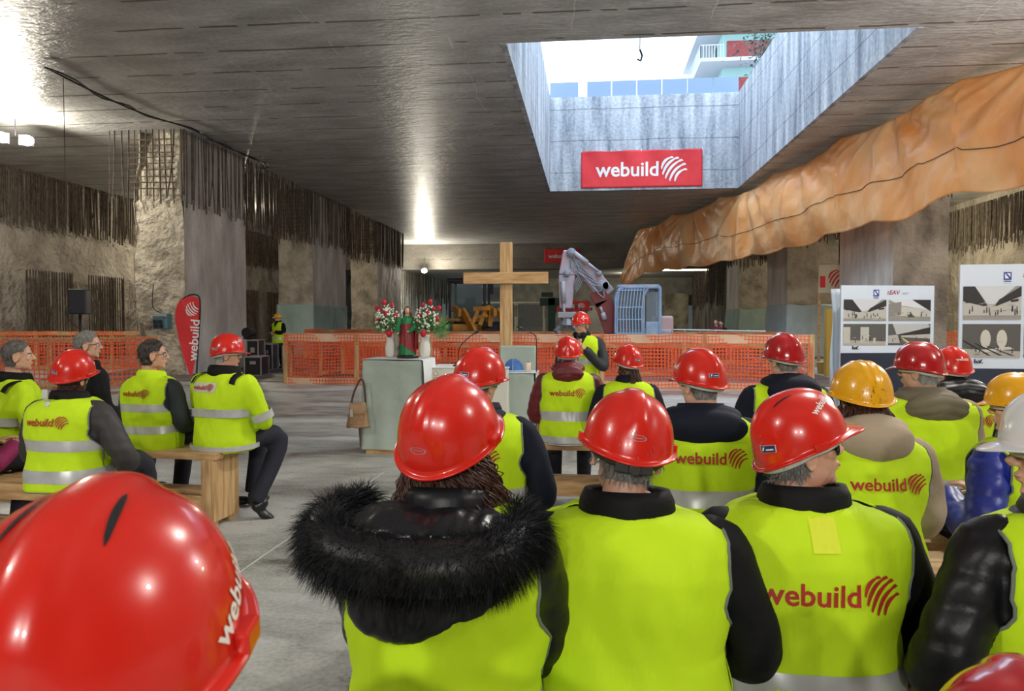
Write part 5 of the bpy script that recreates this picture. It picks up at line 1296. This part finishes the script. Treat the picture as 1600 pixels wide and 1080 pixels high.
        for z0, z1 in bands:
            for side in sides:
                V = []; F = []; s0, s1 = (T-z1-hem)/(zl-hem), (T-z0-hem)/(zl-hem)
                if s1 > 1: continue
                if hi_jacket: s0, s1 = max(s0, .02), max(s1, .08)
                for j in range(4):
                    for i in range(41): V.append(vp(side, (-1+2*i/40)*(1.0 if vest else 1.02), s0+(s1-s0)*j/3, .0165 if vest else .009))
                for j in range(3):
                    for i in range(40): a = j*41+i; F.append((a, a+1, a+42, a+41))
                o = mesh_obj('reflective_band', V, F, M_refl, root, smooth=True)
        if hi_jacket:
            bm = bmesh.new()
            for s, (a, e, c) in zip((-1, 1), A):
                for t_ in (.75,):
                    p = a.lerp(e, t_); q = a.lerp(e, t_+.22); add_tube(bm, [p, q], [.088, .085], 24, cap=False)
                p = e.lerp(c, .3); q = e.lerp(c, .5); add_tube(bm, [p, q], [.075, .07], 24, cap=False)
            bm_obj('sleeve_band', bm, M_refl, root, True)
            for s in (-1, 1):
                V = []; F = []
                for i in range(25):
                    t = i/24; ss = 1.55+t*.45 if t < 1 else 2; 
                    for q in (.70, .86):
                        a_, e_, c_ = A[0 if s < 0 else 1]
                        V.append(vp(1, s*q, 1.35+.65*t, .012))
                for i in range(24): F.append((2*i, 2*i+1, 2*i+3, 2*i+2))
                mesh_obj('shoulder_stripe', V, F, M_blackj, root, smooth=True).modifiers.new('t', 'SOLIDIFY').thickness = .003
            bmj = [(v, f) for v, f in ((JV, JF),)]; VB = BVHTree.FromPolygons(JV, JF)
        if logo:
            wd, dz, dx = logo[:3]; vs, fs = logo2d('both', .12); V = []; lm = len(logo) > 3
            if lm:
                G = [(x/10-.5, y/4-.5) for y in range(5) for x in range(11)]; GF = [(y*11+x, y*11+x+1, y*11+x+12, y*11+x+11) for y in range(4) for x in range(10)]
                for x, y in G: p = V3((dx+x*wd*1.12, -1, T-dz+y*wd*.34)); h = VB.ray_cast(p, V3((0, 1, 0))); V.append(h[0]+V3((0, -.004, 0)) if h[0] else p+V3((0, .8, 0)))
                mesh_obj('logo_patch', V, GF, mat('pale_patch', (.62, .6, .5), .6), root); V = []
            for x, y in vs:
                p = V3((dx+x*wd, -1, T-dz+y*wd)); h = VB.ray_cast(p, V3((0, 1, 0)))
                V.append((h[0]+V3((0, -.010, 0))) if h[0] else V3((dx+x*wd, -.15, T-dz+y*wd)))
            mesh_obj('logo_print', V, fs, M_logo, root)
        if tagpatch:
            px_, pz_, pw_, ph_, pm = tagpatch; V = []
            G = [(x/4-.5, y/4-.5) for y in range(5) for x in range(5)]; GF = [(y*5+x, y*5+x+1, y*5+x+6, y*5+x+5) for y in range(4) for x in range(4)]
            for x, y in G: p = V3((px_+x*pw_, -1, T-pz_+y*ph_)); h = VB.ray_cast(p, V3((0, 1, 0))); V.append(h[0]+V3((0, -.006, 0)) if h[0] else p+V3((0, .85, 0)))
            mesh_obj('care_label', V, GF, pm, root)
    # collar and hood
    if collar:
        bm = bmesh.new(); n = 40; pts = []
        cw, ch = (.088*w, .028); z0 = T-.285
        rings = []
        for q, (ro, dz) in enumerate(((.016, -.055), (.022, -.02), (.016, .02), (.004, .045), (-.014, .04), (-.020, .0), (-.012, -.05))):
            rings.append([bm.verts.new(((cw+ro)*math.cos(t), yc(z0)+.005+(cw*.98+ro)*math.sin(t), z0+dz+.012*(-math.sin(t)))) for t in [2*PI*k/n for k in range(n)]])
        for i in range(len(rings)):
            r0, r1 = rings[i], rings[(i+1) % len(rings)]
            for k in range(n): bm.faces.new((r0[k], r0[(k+1) % n], r1[(k+1) % n], r1[k]))
        bm_obj('collar', bm, collar, root, True)
    if hood:
        bm = bmesh.new(); hz = T-hoodz; add_ball(bm, (0, yc(hz)-.115*w, hz), (hoodw, .065, .085), Euler((.25, 0, 0)).to_matrix(), 32, 20)
        add_ball(bm, (0, yc(hz)-.07, hz+.055), (hoodw*.80, .085, .05), None, 32, 20)
        for s in (-1, 1): add_ball(bm, (s*hoodw*.62, yc(hz)-.03, hz+.045), (.06, .09, .04))
        me = evaluated(bm, .009, 5)
        HV, HF = me_data(me); hn_ = [v.normal.copy() for v in me.vertices]; bpy.data.meshes.remove(me)
        for i, v in enumerate(HV):
            k = .004*noise.noise(v*16)
            if hood in (M_olive, M_burg, M_blackp): k += .006*(abs(math.sin((v.z+.2*abs(v.x))*PI/.045))**.5-.5)+(.003*(abs(math.sin(v.x*PI/.09))**.4-.5) if hood is M_olive else 0)
            HV[i] = v+hn_[i]*k
        mesh_obj('hood', HV, HF, hood, root, smooth=True)
    # trousers and shoes
    bm = bmesh.new(); add_ball(bm, (0, .01, seat+.05), (.175*w, .145, .10))
    for L in LG:
        P = smooth_path(L[:3], 5); n = len(P); add_tube(bm, P, [.098-.036*(i/(n-1)) for i in range(n)], 14)
    me = evaluated(bm, max(.014, voxel), 4); TV, TF = me_data(me); bpy.data.meshes.remove(me)
    for i, v in enumerate(TV): TV[i] = v+V3((0, 0, 0))+v.normalized()*.004*noise.noise(v*14)
    mesh_obj('trousers', TV, TF, trous, root, smooth=True)
    if shoes:
        for L in LG:
            bm = bmesh.new(); d = (L[3]-L[2]); d2 = V3((d.x, d.y, 0)).normalized(); q = d.to_track_quat('Y', 'Z').to_matrix() if abs(d.z) > .07 else d2.to_track_quat('Y', 'Z').to_matrix(); c = L[2]+V3((0, 0, -.04))+d2*.06
            if L[2].z < .13: c.z = .05
            add_ball(bm, c+q @ V3((0, .04, -.008)), (.046, .10, .038), q); add_ball(bm, c+q @ V3((0, -.06, .005)), (.040, .055, .042), q); add_ball(bm, c+q @ V3((0, -.05, .045)), (.042, .045, .05), q)
            me = evaluated(bm, .010, 3); sv, sf = me_data(me); bpy.data.meshes.remove(me)
            zmin = c.z-.045; sv = [V3((v.x, v.y, max(v.z, zmin))) if abs(d.z) <= .07 else v for v in sv]; mesh_obj('shoe', sv, sf, M_shoe, root, smooth=True)
    # head gear
    if hat:
        k = dict(hatk or {}); tl = k.pop('tilt', 0); hh = helmet(root, hat, (0, 0, 0), Euler((0, 0, 0)), **k); hh.matrix_local = MH @ Matrix.Rotation(tl, 4, 'X')
    if hairm: hair(root, sex, hairm, MH, hstyle, hair_t, strands, int(T*100) % 50)
    if face:
        for s in (-1, 1):
            bm = bmesh.new(); add_ball(bm, MH @ V3((s*.031, .071, -.002)), .0115, None, 14, 10); e = bm_obj('eye', bm, M_eye, root, True)
            bm = bmesh.new(); add_ball(bm, MH @ V3((s*.031, .0805, -.003)), (.005, .003, .005), MH.to_3x3(), 10, 8); bm_obj('iris', bm, M_iris, e, True)
        bm = bmesh.new()
        for s in (-1, 1): add_tube(bm, [MH @ V3((s*x, y, z)) for x, y, z in ((.016, .087, .014), (.032, .085, .019), (.048, .072, .014))], [(.003, .003)]*3, 6)
        bm_obj('eyebrow', bm, hairm or M_black, root)
        bm = bmesh.new(); add_tube(bm, [MH @ V3((x, .0925-abs(x)*.25, -.0605)) for x in (-.02, -.01, 0, .01, .02)], [(.0035, .002)]*5, 6); bm_obj('lips', bm, mat('lip', (.38, .12, .1), .5), root)
    if glasses:
        fr, ln = (M_black, M_lens) if glasses == 'sun' else (M_darkmetal, M_clear); g = None; bm = bmesh.new(); big = glasses == 'sun'
        rx, rz = (.030, .022) if big else (.024, .017)
        for s in (-1, 1):
            add_tube(bm, [MH @ V3((s*.034+rx*math.cos(t), .092-.010*abs(s*.034+rx*math.cos(t))/.03, -.004+rz*math.sin(t))) for t in [2*PI*k/20 for k in range(21)]], .0035 if big else .0016, 6)
            add_tube(bm, [MH @ V3(p) for p in ((s*.062, .073, .004), (s*.074, .03, .004), (s*.078, -.015, -.002))], [(.002, .009 if big else .0022)]*3, 8)
        add_tube(bm, [MH @ V3((-.008, .096, .0)), MH @ V3((.008, .096, .0))], .002, 6); g = bm_obj('glasses', bm, fr, root, True)
        for s in (-1, 1):
            bm = bmesh.new(); add_ball(bm, MH @ V3((s*.034, .085, -.004)), (rx, .004, rz), MH.to_3x3() @ Euler((0, 0, -s*.3)).to_matrix(), 16, 8); bm_obj('lens', bm, ln, g, True)
    root['T'] = T
    del root['T']
    return root, MH, dict(A=A, yc=yc, vp=vp)

def seat_at(px, py, d, yaw, headfwd=.03, lean=0, seat=.57, **k):
    """place a person so that the top of the head or hat stands at this spot"""
    p = at(px, py, d); T = p.z; hy_ = lean*(T-.2-seat)+headfwd; x = p.x+math.sin(yaw)*hy_; y = p.y-math.cos(yaw)*hy_
    return dict(loc=(x, y), yaw=yaw, T=T, headfwd=headfwd, lean=lean, seat=seat)
def P_(px, py, d, yaw, label, **k):
    kk = seat_at(px, py, d, R(yaw), **{q: k.pop(q) for q in ('headfwd', 'lean', 'seat') if q in k})
    if k.get('stand'): pass
    return person(label=label, **kk, **k)
M_greyhair = mat('grey_hair', (.28, .27, .25), .6, col2=(.12, .11, .10), nscale=60, stretch=(3, 1, 1)); M_darkhair = mat('dark_hair', (.02, .014, .012), .45, col2=(.05, .04, .035), nscale=60); M_saltpepper = mat('dark_grey_hair', (.05, .045, .04), .5, col2=(.15, .14, .13), nscale=50, stretch=(3, 1, 1)); M_redbrown = mat('auburn_hair', (.09, .03, .015), .45, col2=(.03, .012, .008), nscale=60); M_whitehair = mat('white_hair', (.5, .49, .47), .6, col2=(.3, .29, .28), nscale=60)
G_ = 'audience members on the timber benches'
# nearest row ---------------------------------------------------------------
P_(156, 766, .62, -4, 'person just left of camera, only large blurred red hard hat showing', hat=M_redhat, hatk=dict(ridges=1, vent=True, strap='black', text=[(80, 14, .0, .10, 22)]), hy=R(12), hp=R(10), jacket=M_navyj, voxel=.018, hairm=M_greyhair, logo=None)
woman, WM, WI = P_(702, 592, 1.70, 2, 'person with curly brown hair and black fur hood under red hard hat', hat=M_redhat, hatk=dict(ridges=1, strap='black', oval=True, tilt=R(6)), hy=R(-24), hp=R(13), hr=R(3), sex='f', jacket=M_blackp, voxel=.011, hairm=M_redbrown, hstyle='long', hair_t=.012, w=.98, sw=.185, logo=None, puffer=.004, bands=((.70, .75),), arms=(((-.20, .14), .26), ((.21, .12), .26)), vseed=1, collar=M_blackp)
P_(980, 612, 1.86, -3, 'person with short grey hair and plain yellow vest beside fur hood', hat=M_redhat, hatk=dict(ridges=1, strap='black', knob=True, oval=True), hy=R(10), hr=R(8), hp=R(-3), jacket=M_blackj, voxel=.011, hairm=M_greyhair, strands=900, hair_t=.004, w=1.15, logo=None, collar=M_blackj, bands=((.74, .80),), arms=(((-.27, .03), .26), ((.32, .03), .3)), vseed=2, sw=.2)
P_(1252, 613, 1.98, 3, 'grey-haired person in dark sunglasses looking right, large red logo on back', hat=M_redhat, hatk=dict(ridges=1, vent=True, strap='white', sticker=150, text=[(48, 30, .03, .085, 12)], tilt=R(9)), hy=R(-86), hp=R(10), hr=R(0), sex='f', jacket=M_blackj, voxel=.011, hairm=M_greyhair, strands=1500, hair_t=.008, w=1.14, logo=(.345, .475, .01), collar=M_blackj, bands=((.665, .745),), arms=(((-.27, .04), .26), ((.31, .04), .26)), glasses='sun', face=True, vseed=3, tagpatch=(.0, .335, .066, .078, mat('yellow_label', (.75, .85, .03), .6)))
P_(1662, 612, 1.75, 8, 'person in white hard hat at right edge, black puffer sleeve', hat=M_whitehat, hatk=dict(ridges=1, strap='white'), hy=R(62), jacket=M_blackp, puffer=.007, voxel=.012, hairm=M_darkhair, strands=500, hair_t=.004, w=1.0, logo=None, collar=M_blackp, hood=M_blackp, hoodw=.13, arms=(((-.31, .0), .26), ((.27, .05), .26)), face=True, vseed=4)
P_(1632, 1060, .80, 0, 'person at lower right corner, only top of dull red hard hat showing', hat=M_hatdark, hatk=dict(ridges=1), jacket=M_blackj, voxel=.02, logo=None, shoes=False)
# middle rows -----------------------------------------------------------------
P_(748, 545, 3.35, -6, 'person in navy jacket and red hard hat left of the lectern', hat=M_redhat, hatk=dict(ridges=1, strap='white', sticker=172), hy=R(-28), hr=R(4), jacket=M_navyj, voxel=.016, hairm=M_greyhair, strands=300, hair_t=.004, w=1.08, logo=(.29, .46, .0), collar=M_navyj, hood=M_navyj, hoodw=.14, hoodz=.35, arms=(((-.27, .04), .26), ((.30, .03), .26)), vseed=5, skin=M_skin)
P_(888, 527, 6.15, 0, 'person in burgundy padded jacket and logo vest in front row', hat=M_redhat, hatk=dict(ridges=1, strap='white'), jacket=M_burg, voxel=.020, puffer=.006, hairm=M_greyhair, w=1.02, logo=(.30, .45, 0), hood=M_burg, hoodw=.13, hoodz=.30, collar=M_burg, bands=((.60, .68), (.80, .87)), vseed=6)
pony = P_(981, 540, 5.9, 2, 'person with brown ponytail under red hard hat in front row', hat=M_redhat, hatk=dict(ridges=1, strap='white', sticker=160), hy=R(14), hr=R(6), jacket=M_navyj, voxel=.02, hairm=M_redbrown, hstyle='long', hair_t=.012, sex='f', w=.95, logo=None, collar=M_navyj, vseed=7)
P_(1094, 547, 3.35, 1, 'person with navy hood over logo vest, red hard hat facing left', hat=M_redhat, hatk=dict(ridges=1, strap='white', sticker=195, text=[(-52, 15, .02, .075, -8)]), hy=R(36), jacket=M_navyj, voxel=.015, hairm=M_greyhair, w=1.1, logo=(.32, .46, .02), hood=M_navyj, hoodw=.185, hoodz=.335, collar=M_navyj, bands=((.60, .675),), face=True, vseed=8)
bob = P_(1347, 565, 2.95, 4, 'person in yellow hard hat with dark bobbed hair and quilted beige collar', hat=M_yelhat, hatk=dict(ridges=3, strap=None), hy=R(4), sex='f', jacket=M_beige, voxel=.014, hairm=M_redbrown, hstyle='long', hair_t=.016, strands=1200, w=1.02, logo=(.30, .455, .03), hood=M_beige, hoodw=.14, hoodz=.30, collar=M_beige, bands=((.77, .845),), vseed=9)
P_(1226, 522, 4.4, 8, 'person in navy jacket and deep red hard hat beyond row', hat=M_hatdark, hatk=dict(ridges=1, strap='white', text=[(-45, 12, .01, .085, -4)]), hy=R(20), jacket=M_navyj, voxel=.018, hairm=M_greyhair, w=1.05, logo=(.28, .48, .0), hood=M_navyj, hoodw=.16, hoodz=.33, collar=M_navyj, vseed=10)
P_(1438, 536, 4.0, 6, 'person with olive quilted hood, pale hair and red hard hat', hat=M_hatdark, hatk=dict(ridges=1, strap='white'), hy=R(42), jacket=M_beige, voxel=.016, hairm=M_whitehair, strands=400, w=1.22, logo=None, hood=M_olive, hoodw=.165, hoodz=.34, collar=M_olive, face=True, bands=((.70, .755),), vseed=11)
P_(1488, 543, 4.8, 2, 'person with black padded hood partly hidden behind olive hood', hat=M_redhat, hatk=dict(ridges=1, strap='white', text=[(175, 14, .02, .08, 0)]), jacket=M_blackp, voxel=.018, hairm=M_darkhair, w=1.0, logo=(.30, .46, .05), hood=M_blackp, hoodw=.19, hoodz=.30, collar=M_blackp, vseed=12)
P_(1592, 584, 3.25, 25, 'person in yellow hard hat and blue puffer jacket at right edge', hat=M_yelhat, hatk=dict(ridges=3, strap='white'), hy=R(30), jacket=M_bluej, puffer=.010, voxel=.015, hairm=M_darkhair, w=1.0, logo=None, collar=M_bluej, arms=(((-.33, -.06), .24), ((.27, .05), .26)), face=True, vseed=13)
# left group ---------------------------------------------------------------------
P_(354, 523, 5.75, -17, 'person in long-sleeved hi-vis jacket and red hard hat at bench end', hat=M_redhat, hatk=dict(ridges=1, strap='white', sticker=140, text=[(48, 24, .02, .07, 4)]), hy=R(-45), jacket=M_blackj, vest=False, hi_jacket=True, voxel=.017, hairm=M_whitehair, strands=250, w=1.22, logo=(.22, .40, -.05, 1), collar=M_blackj, bands=((.56, .625), (.84, .90)), face=True, vseed=14, arms=(((-.27, .05), .26), ((.30, .10), .26)), legs=(((-.09, .05, .62), (-.10, .46, .60), (-.10, .40, .12), (-.1, .5, .06)), ((.09, .05, .62), (.22, .36, .60), (.20, .10, .13), (.26, .16, .05))), hoodz=.3)
P_(240, 531, 5.8, -12, 'dark-haired person in glasses, logo vest over grey suit', hat=None, hy=R(-50), jacket=mat('charcoal_suit', (.018, .024, .03), .7), voxel=.017, hairm=M_darkhair, hair_t=.016, hstyle='full', strands=500, w=1.05, logo=(.26, .41, .0), collar=M_hv, bands=((.49, .55), (.66, .72)), face=True, glasses='clear', vseed=15, legs=(((-.09, .05, .62), (-.12, .46, .60), (-.12, .42, .12), (-.12, .52, .06)), ((.09, .05, .62), (.2, .48, .60), (.30, .50, .12), (.40, .55, .06))))
P_(113, 548, 4.45, -5, 'person in logo vest and red hard hat on nearer left bench', hat=M_redhat, hatk=dict(ridges=1, strap='black', sticker=185, text=[(-60, 12, .02, .07, 0)]), hy=R(-6), hr=R(9), hp=R(8), sex='f', jacket=mat('dark_grey_quilt', (.035, .030, .030), .6), puffer=.004, voxel=.016, hairm=M_redbrown, hstyle='long', hair_t=.012, w=1.05, logo=(.28, .41, .0), collar=M_blackj, bands=((.515, .58), (.69, .76)), vseed=16, arms=(((-.28, .04), .26), ((.34, .06), .26)), tagpatch=(-.03, .27, .04, .10, mat('pale_label', (.6, .62, .55), .5)))
P_(138, 518, 6.4, -30, 'person with swept grey hair and glasses in black coat', hy=R(-38), jacket=M_blackj, vest=False, voxel=.018, hairm=M_greyhair, hair_t=.018, hstyle='full', strands=600, w=1.12, logo=None, collar=M_blackj, face=True, glasses='clear', vseed=17)
P_(28, 531, 5.5, -34, 'person with cropped grey hair in hi-vis jacket at left edge', hy=R(-24), jacket=M_blackj, vest=False, hi_jacket=True, voxel=.017, hairm=M_saltpepper, hair_t=.008, hstyle='full', strands=500, w=1.15, logo=(.22, .40, -.03, 1), collar=M_blackj, bands=((.56, .62), (.80, .86)), face=True, vseed=18)
P_(-62, 560, 4.7, -20, 'person in magenta jacket at left edge, only sleeve showing', hat=M_redhat, hatk=dict(ridges=1), jacket=mat('magenta_knit', (.30, .01, .10), .7), voxel=.02, logo=None, w=1.0, vseed=19)
# standing --------------------------------------------------------------------------
p = at(909, 488, 9.0); T_ = p.z
sp, SM, SI = person((p.x, p.y), R(168), T_, 'standing speaker in red hard hat holding a microphone to mouth', stand=True, hat=M_redhat, hatk=dict(ridges=1, strap='white', text=[(-38, 16, .015, .06, 0)]), hy=R(-14), jacket=mat('charcoal_coat', (.016, .018, .022), .7), voxel=.014, hairm=M_greyhair, strands=200, w=1.05, logo=None, collar=M_blackj, bands=((.56, .63),), face=True,
    arms=(((-.29, .10, T_-.66), (-.075, .26, T_-.42)), ((.27, .02, T_-.68), (.10, .22, T_-.80))), grip=(True, False), vseed=20, extra={'palm': (1, 0, .2)})
mp = sp.matrix_world
Ms = Matrix.Translation((p.x, p.y, 0)) @ Matrix.Rotation(R(168), 4, 'Z')
mc = empty('handheld_microphone', Ms @ V3((-.005, .24, T_-.36)), R(168), 'black handheld microphone held by the standing speaker', 'microphone')
bm = bmesh.new(); add_tube(bm, [(.02, .03, -.10), (.0, .0, .06)], [.012, .017], 12); bm_obj('grip', bm, M_black, mc, True)
bm = bmesh.new(); add_ball(bm, (-.006, -.008, .082), (.026, .026, .03)); bm_obj('mesh_ball', bm, M_darkmetal, mc, True)
p = at(435, 490, 24.6)
person((p.x, p.y), R(160), p.z, 'standing worker in yellow hard hat by the equipment cases', stand=True, hat=M_yelhat, hatk=dict(ridges=3, strap=None), hy=R(-30), jacket=M_blackj, voxel=.024, w=1.0, logo=None, collar=M_blackj, arms=(((-.28, .06, p.z-.62), (-.02, .24, p.z-.62)), ((.28, .06, p.z-.62), (.06, .24, p.z-.66))), face=False, vseed=21)
for (x, y, jm, lab) in ((1119, 499, mat('wine_jacket', (.12, .01, .015), .7), 'distant person in wine red jacket beside the far pillar'), (1127, 501, M_blackj, 'distant person in black jacket beside the far pillar')):
    p = at(x, y, 30.5 if x < 1125 else 31.2); person((p.x, p.y), R(150), p.z, lab, stand=True, jacket=jm, vest=False, voxel=.03, hairm=M_darkhair, hair_t=.008, logo=None, vseed=22)

# curly hair and fur-trimmed hood of the woman in front
rng = random.Random(5)
def curls(root, M, m, n, a0, a1, L0, L1, curl, spread, r=.0017, zlo=-.05, name='curls'):
    bm = bmesh.new()
    for k in range(n):
        a = rng.uniform(R(a0), R(a1)); r0 = .082; z0 = rng.uniform(zlo, -.022); c = V3((r0*math.cos(a)*1.02, r0*1.05*math.sin(a)-.012, z0)); L = rng.uniform(L0, L1); cr = rng.uniform(.3, 1)*curl; ph = rng.uniform(0, 6); tw = rng.uniform(70, 120)
        o = V3((math.cos(a), math.sin(a), 0)); pts = []; sp = rng.uniform(.6, 1.2)*spread
        for j in range(13):
            q = j/12; pts.append(M @ (c+o*(-.004+(sp+.012)*q**.7)+V3((cr*math.cos(ph+tw*q*L), cr*math.sin(ph+tw*q*L), -L*q))))
        add_tube(bm, pts, [r]*12+[r*.4], 4, cap=False)
    tag(bm_obj(name, bm, m, root, True), kind='stuff')
curls(woman, WM, M_redbrown, 520, 150, 395, .10, .20, .013, .045)
curls(bob[0], bob[1], M_redbrown, 420, 160, 380, .10, .145, .004, .045, .003)
curls(pony[0], pony[1], M_redbrown, 160, 265, 330, .10, .20, .004, .035, .003)
T_ = 1.0
Tw = at(702, 592, 1.70).z
path = smooth_path([V3(q) for q in ((-.22, .10, Tw-.33), (-.262, .0, Tw-.325), (-.235, -.12, Tw-.35), (-.11, -.185, Tw-.368), (.05, -.19, Tw-.365), (.135, -.14, Tw-.355), (.165, -.05, Tw-.34), (.15, .06, Tw-.34))], 8)
bm = bmesh.new(); add_tube(bm, path, [.03+.03*math.sin(PI*i/(len(path)-1))**.4 for i in range(len(path))], 16)
bm_obj('fur_base', bm, M_black, woman, True)
V = []; F = []; n = len(path)-1
for k in range(26000):
    t = rng.uniform(0, n-.01); i = int(t); p = path[i].lerp(path[i+1], t-i); tg = (path[i+1]-path[i]).normalized(); a = rng.uniform(0, 2*PI); u = tg.orthogonal().normalized(); v = tg.cross(u); d = u*math.cos(a)+v*math.sin(a)
    r_ = .055; b0 = p+d*r_*.75; g = (d*.9+V3((rng.gauss(0, .25), rng.gauss(0, .25), rng.gauss(0, .2)-.55))+tg*rng.gauss(0, .3)).normalized(); L = rng.uniform(.035, .068); s = g.cross(V3((rng.random(), rng.random(), rng.random()))).normalized()*.0009
    q = b0+g*L*.55; e = b0+g*L*1.0+V3((0, 0, -.010)); b = len(V); V += [b0-s, b0+s, q+s*.7, q-s*.7, e]; F += [(b, b+1, b+2, b+3), (b+3, b+2, b+4)]
tag(mesh_obj('fur_trim', V, F, mat('black_fur', (.003, .0035, .007), .6), woman), kind='stuff')
# hanging hood bag between collar and fur
bm = bmesh.new()
add_ball(bm, (-.02, -.13, Tw-.42), (.17, .06, .13), Euler((.12, 0, 0)).to_matrix(), 32, 20); add_ball(bm, (-.03, -.05, Tw-.315), (.19, .13, .05), None, 32, 20); add_ball(bm, (-.07, -.165, Tw-.455), (.12, .035, .085))
me = evaluated(bm, .008, 4); HV, HF = me_data(me); hn_ = [v.normal.copy() for v in me.vertices]; bpy.data.meshes.remove(me)
HV = [v+hn_[i]*(.007*noise.noise(v*22)+.004*noise.noise(V3((v.x*60, v.y*40, v.z*25)))) for i, v in enumerate(HV)]
mesh_obj('hood', HV, HF, mat('black_glossy_nylon', (.008, .008, .011), .28), woman, True)
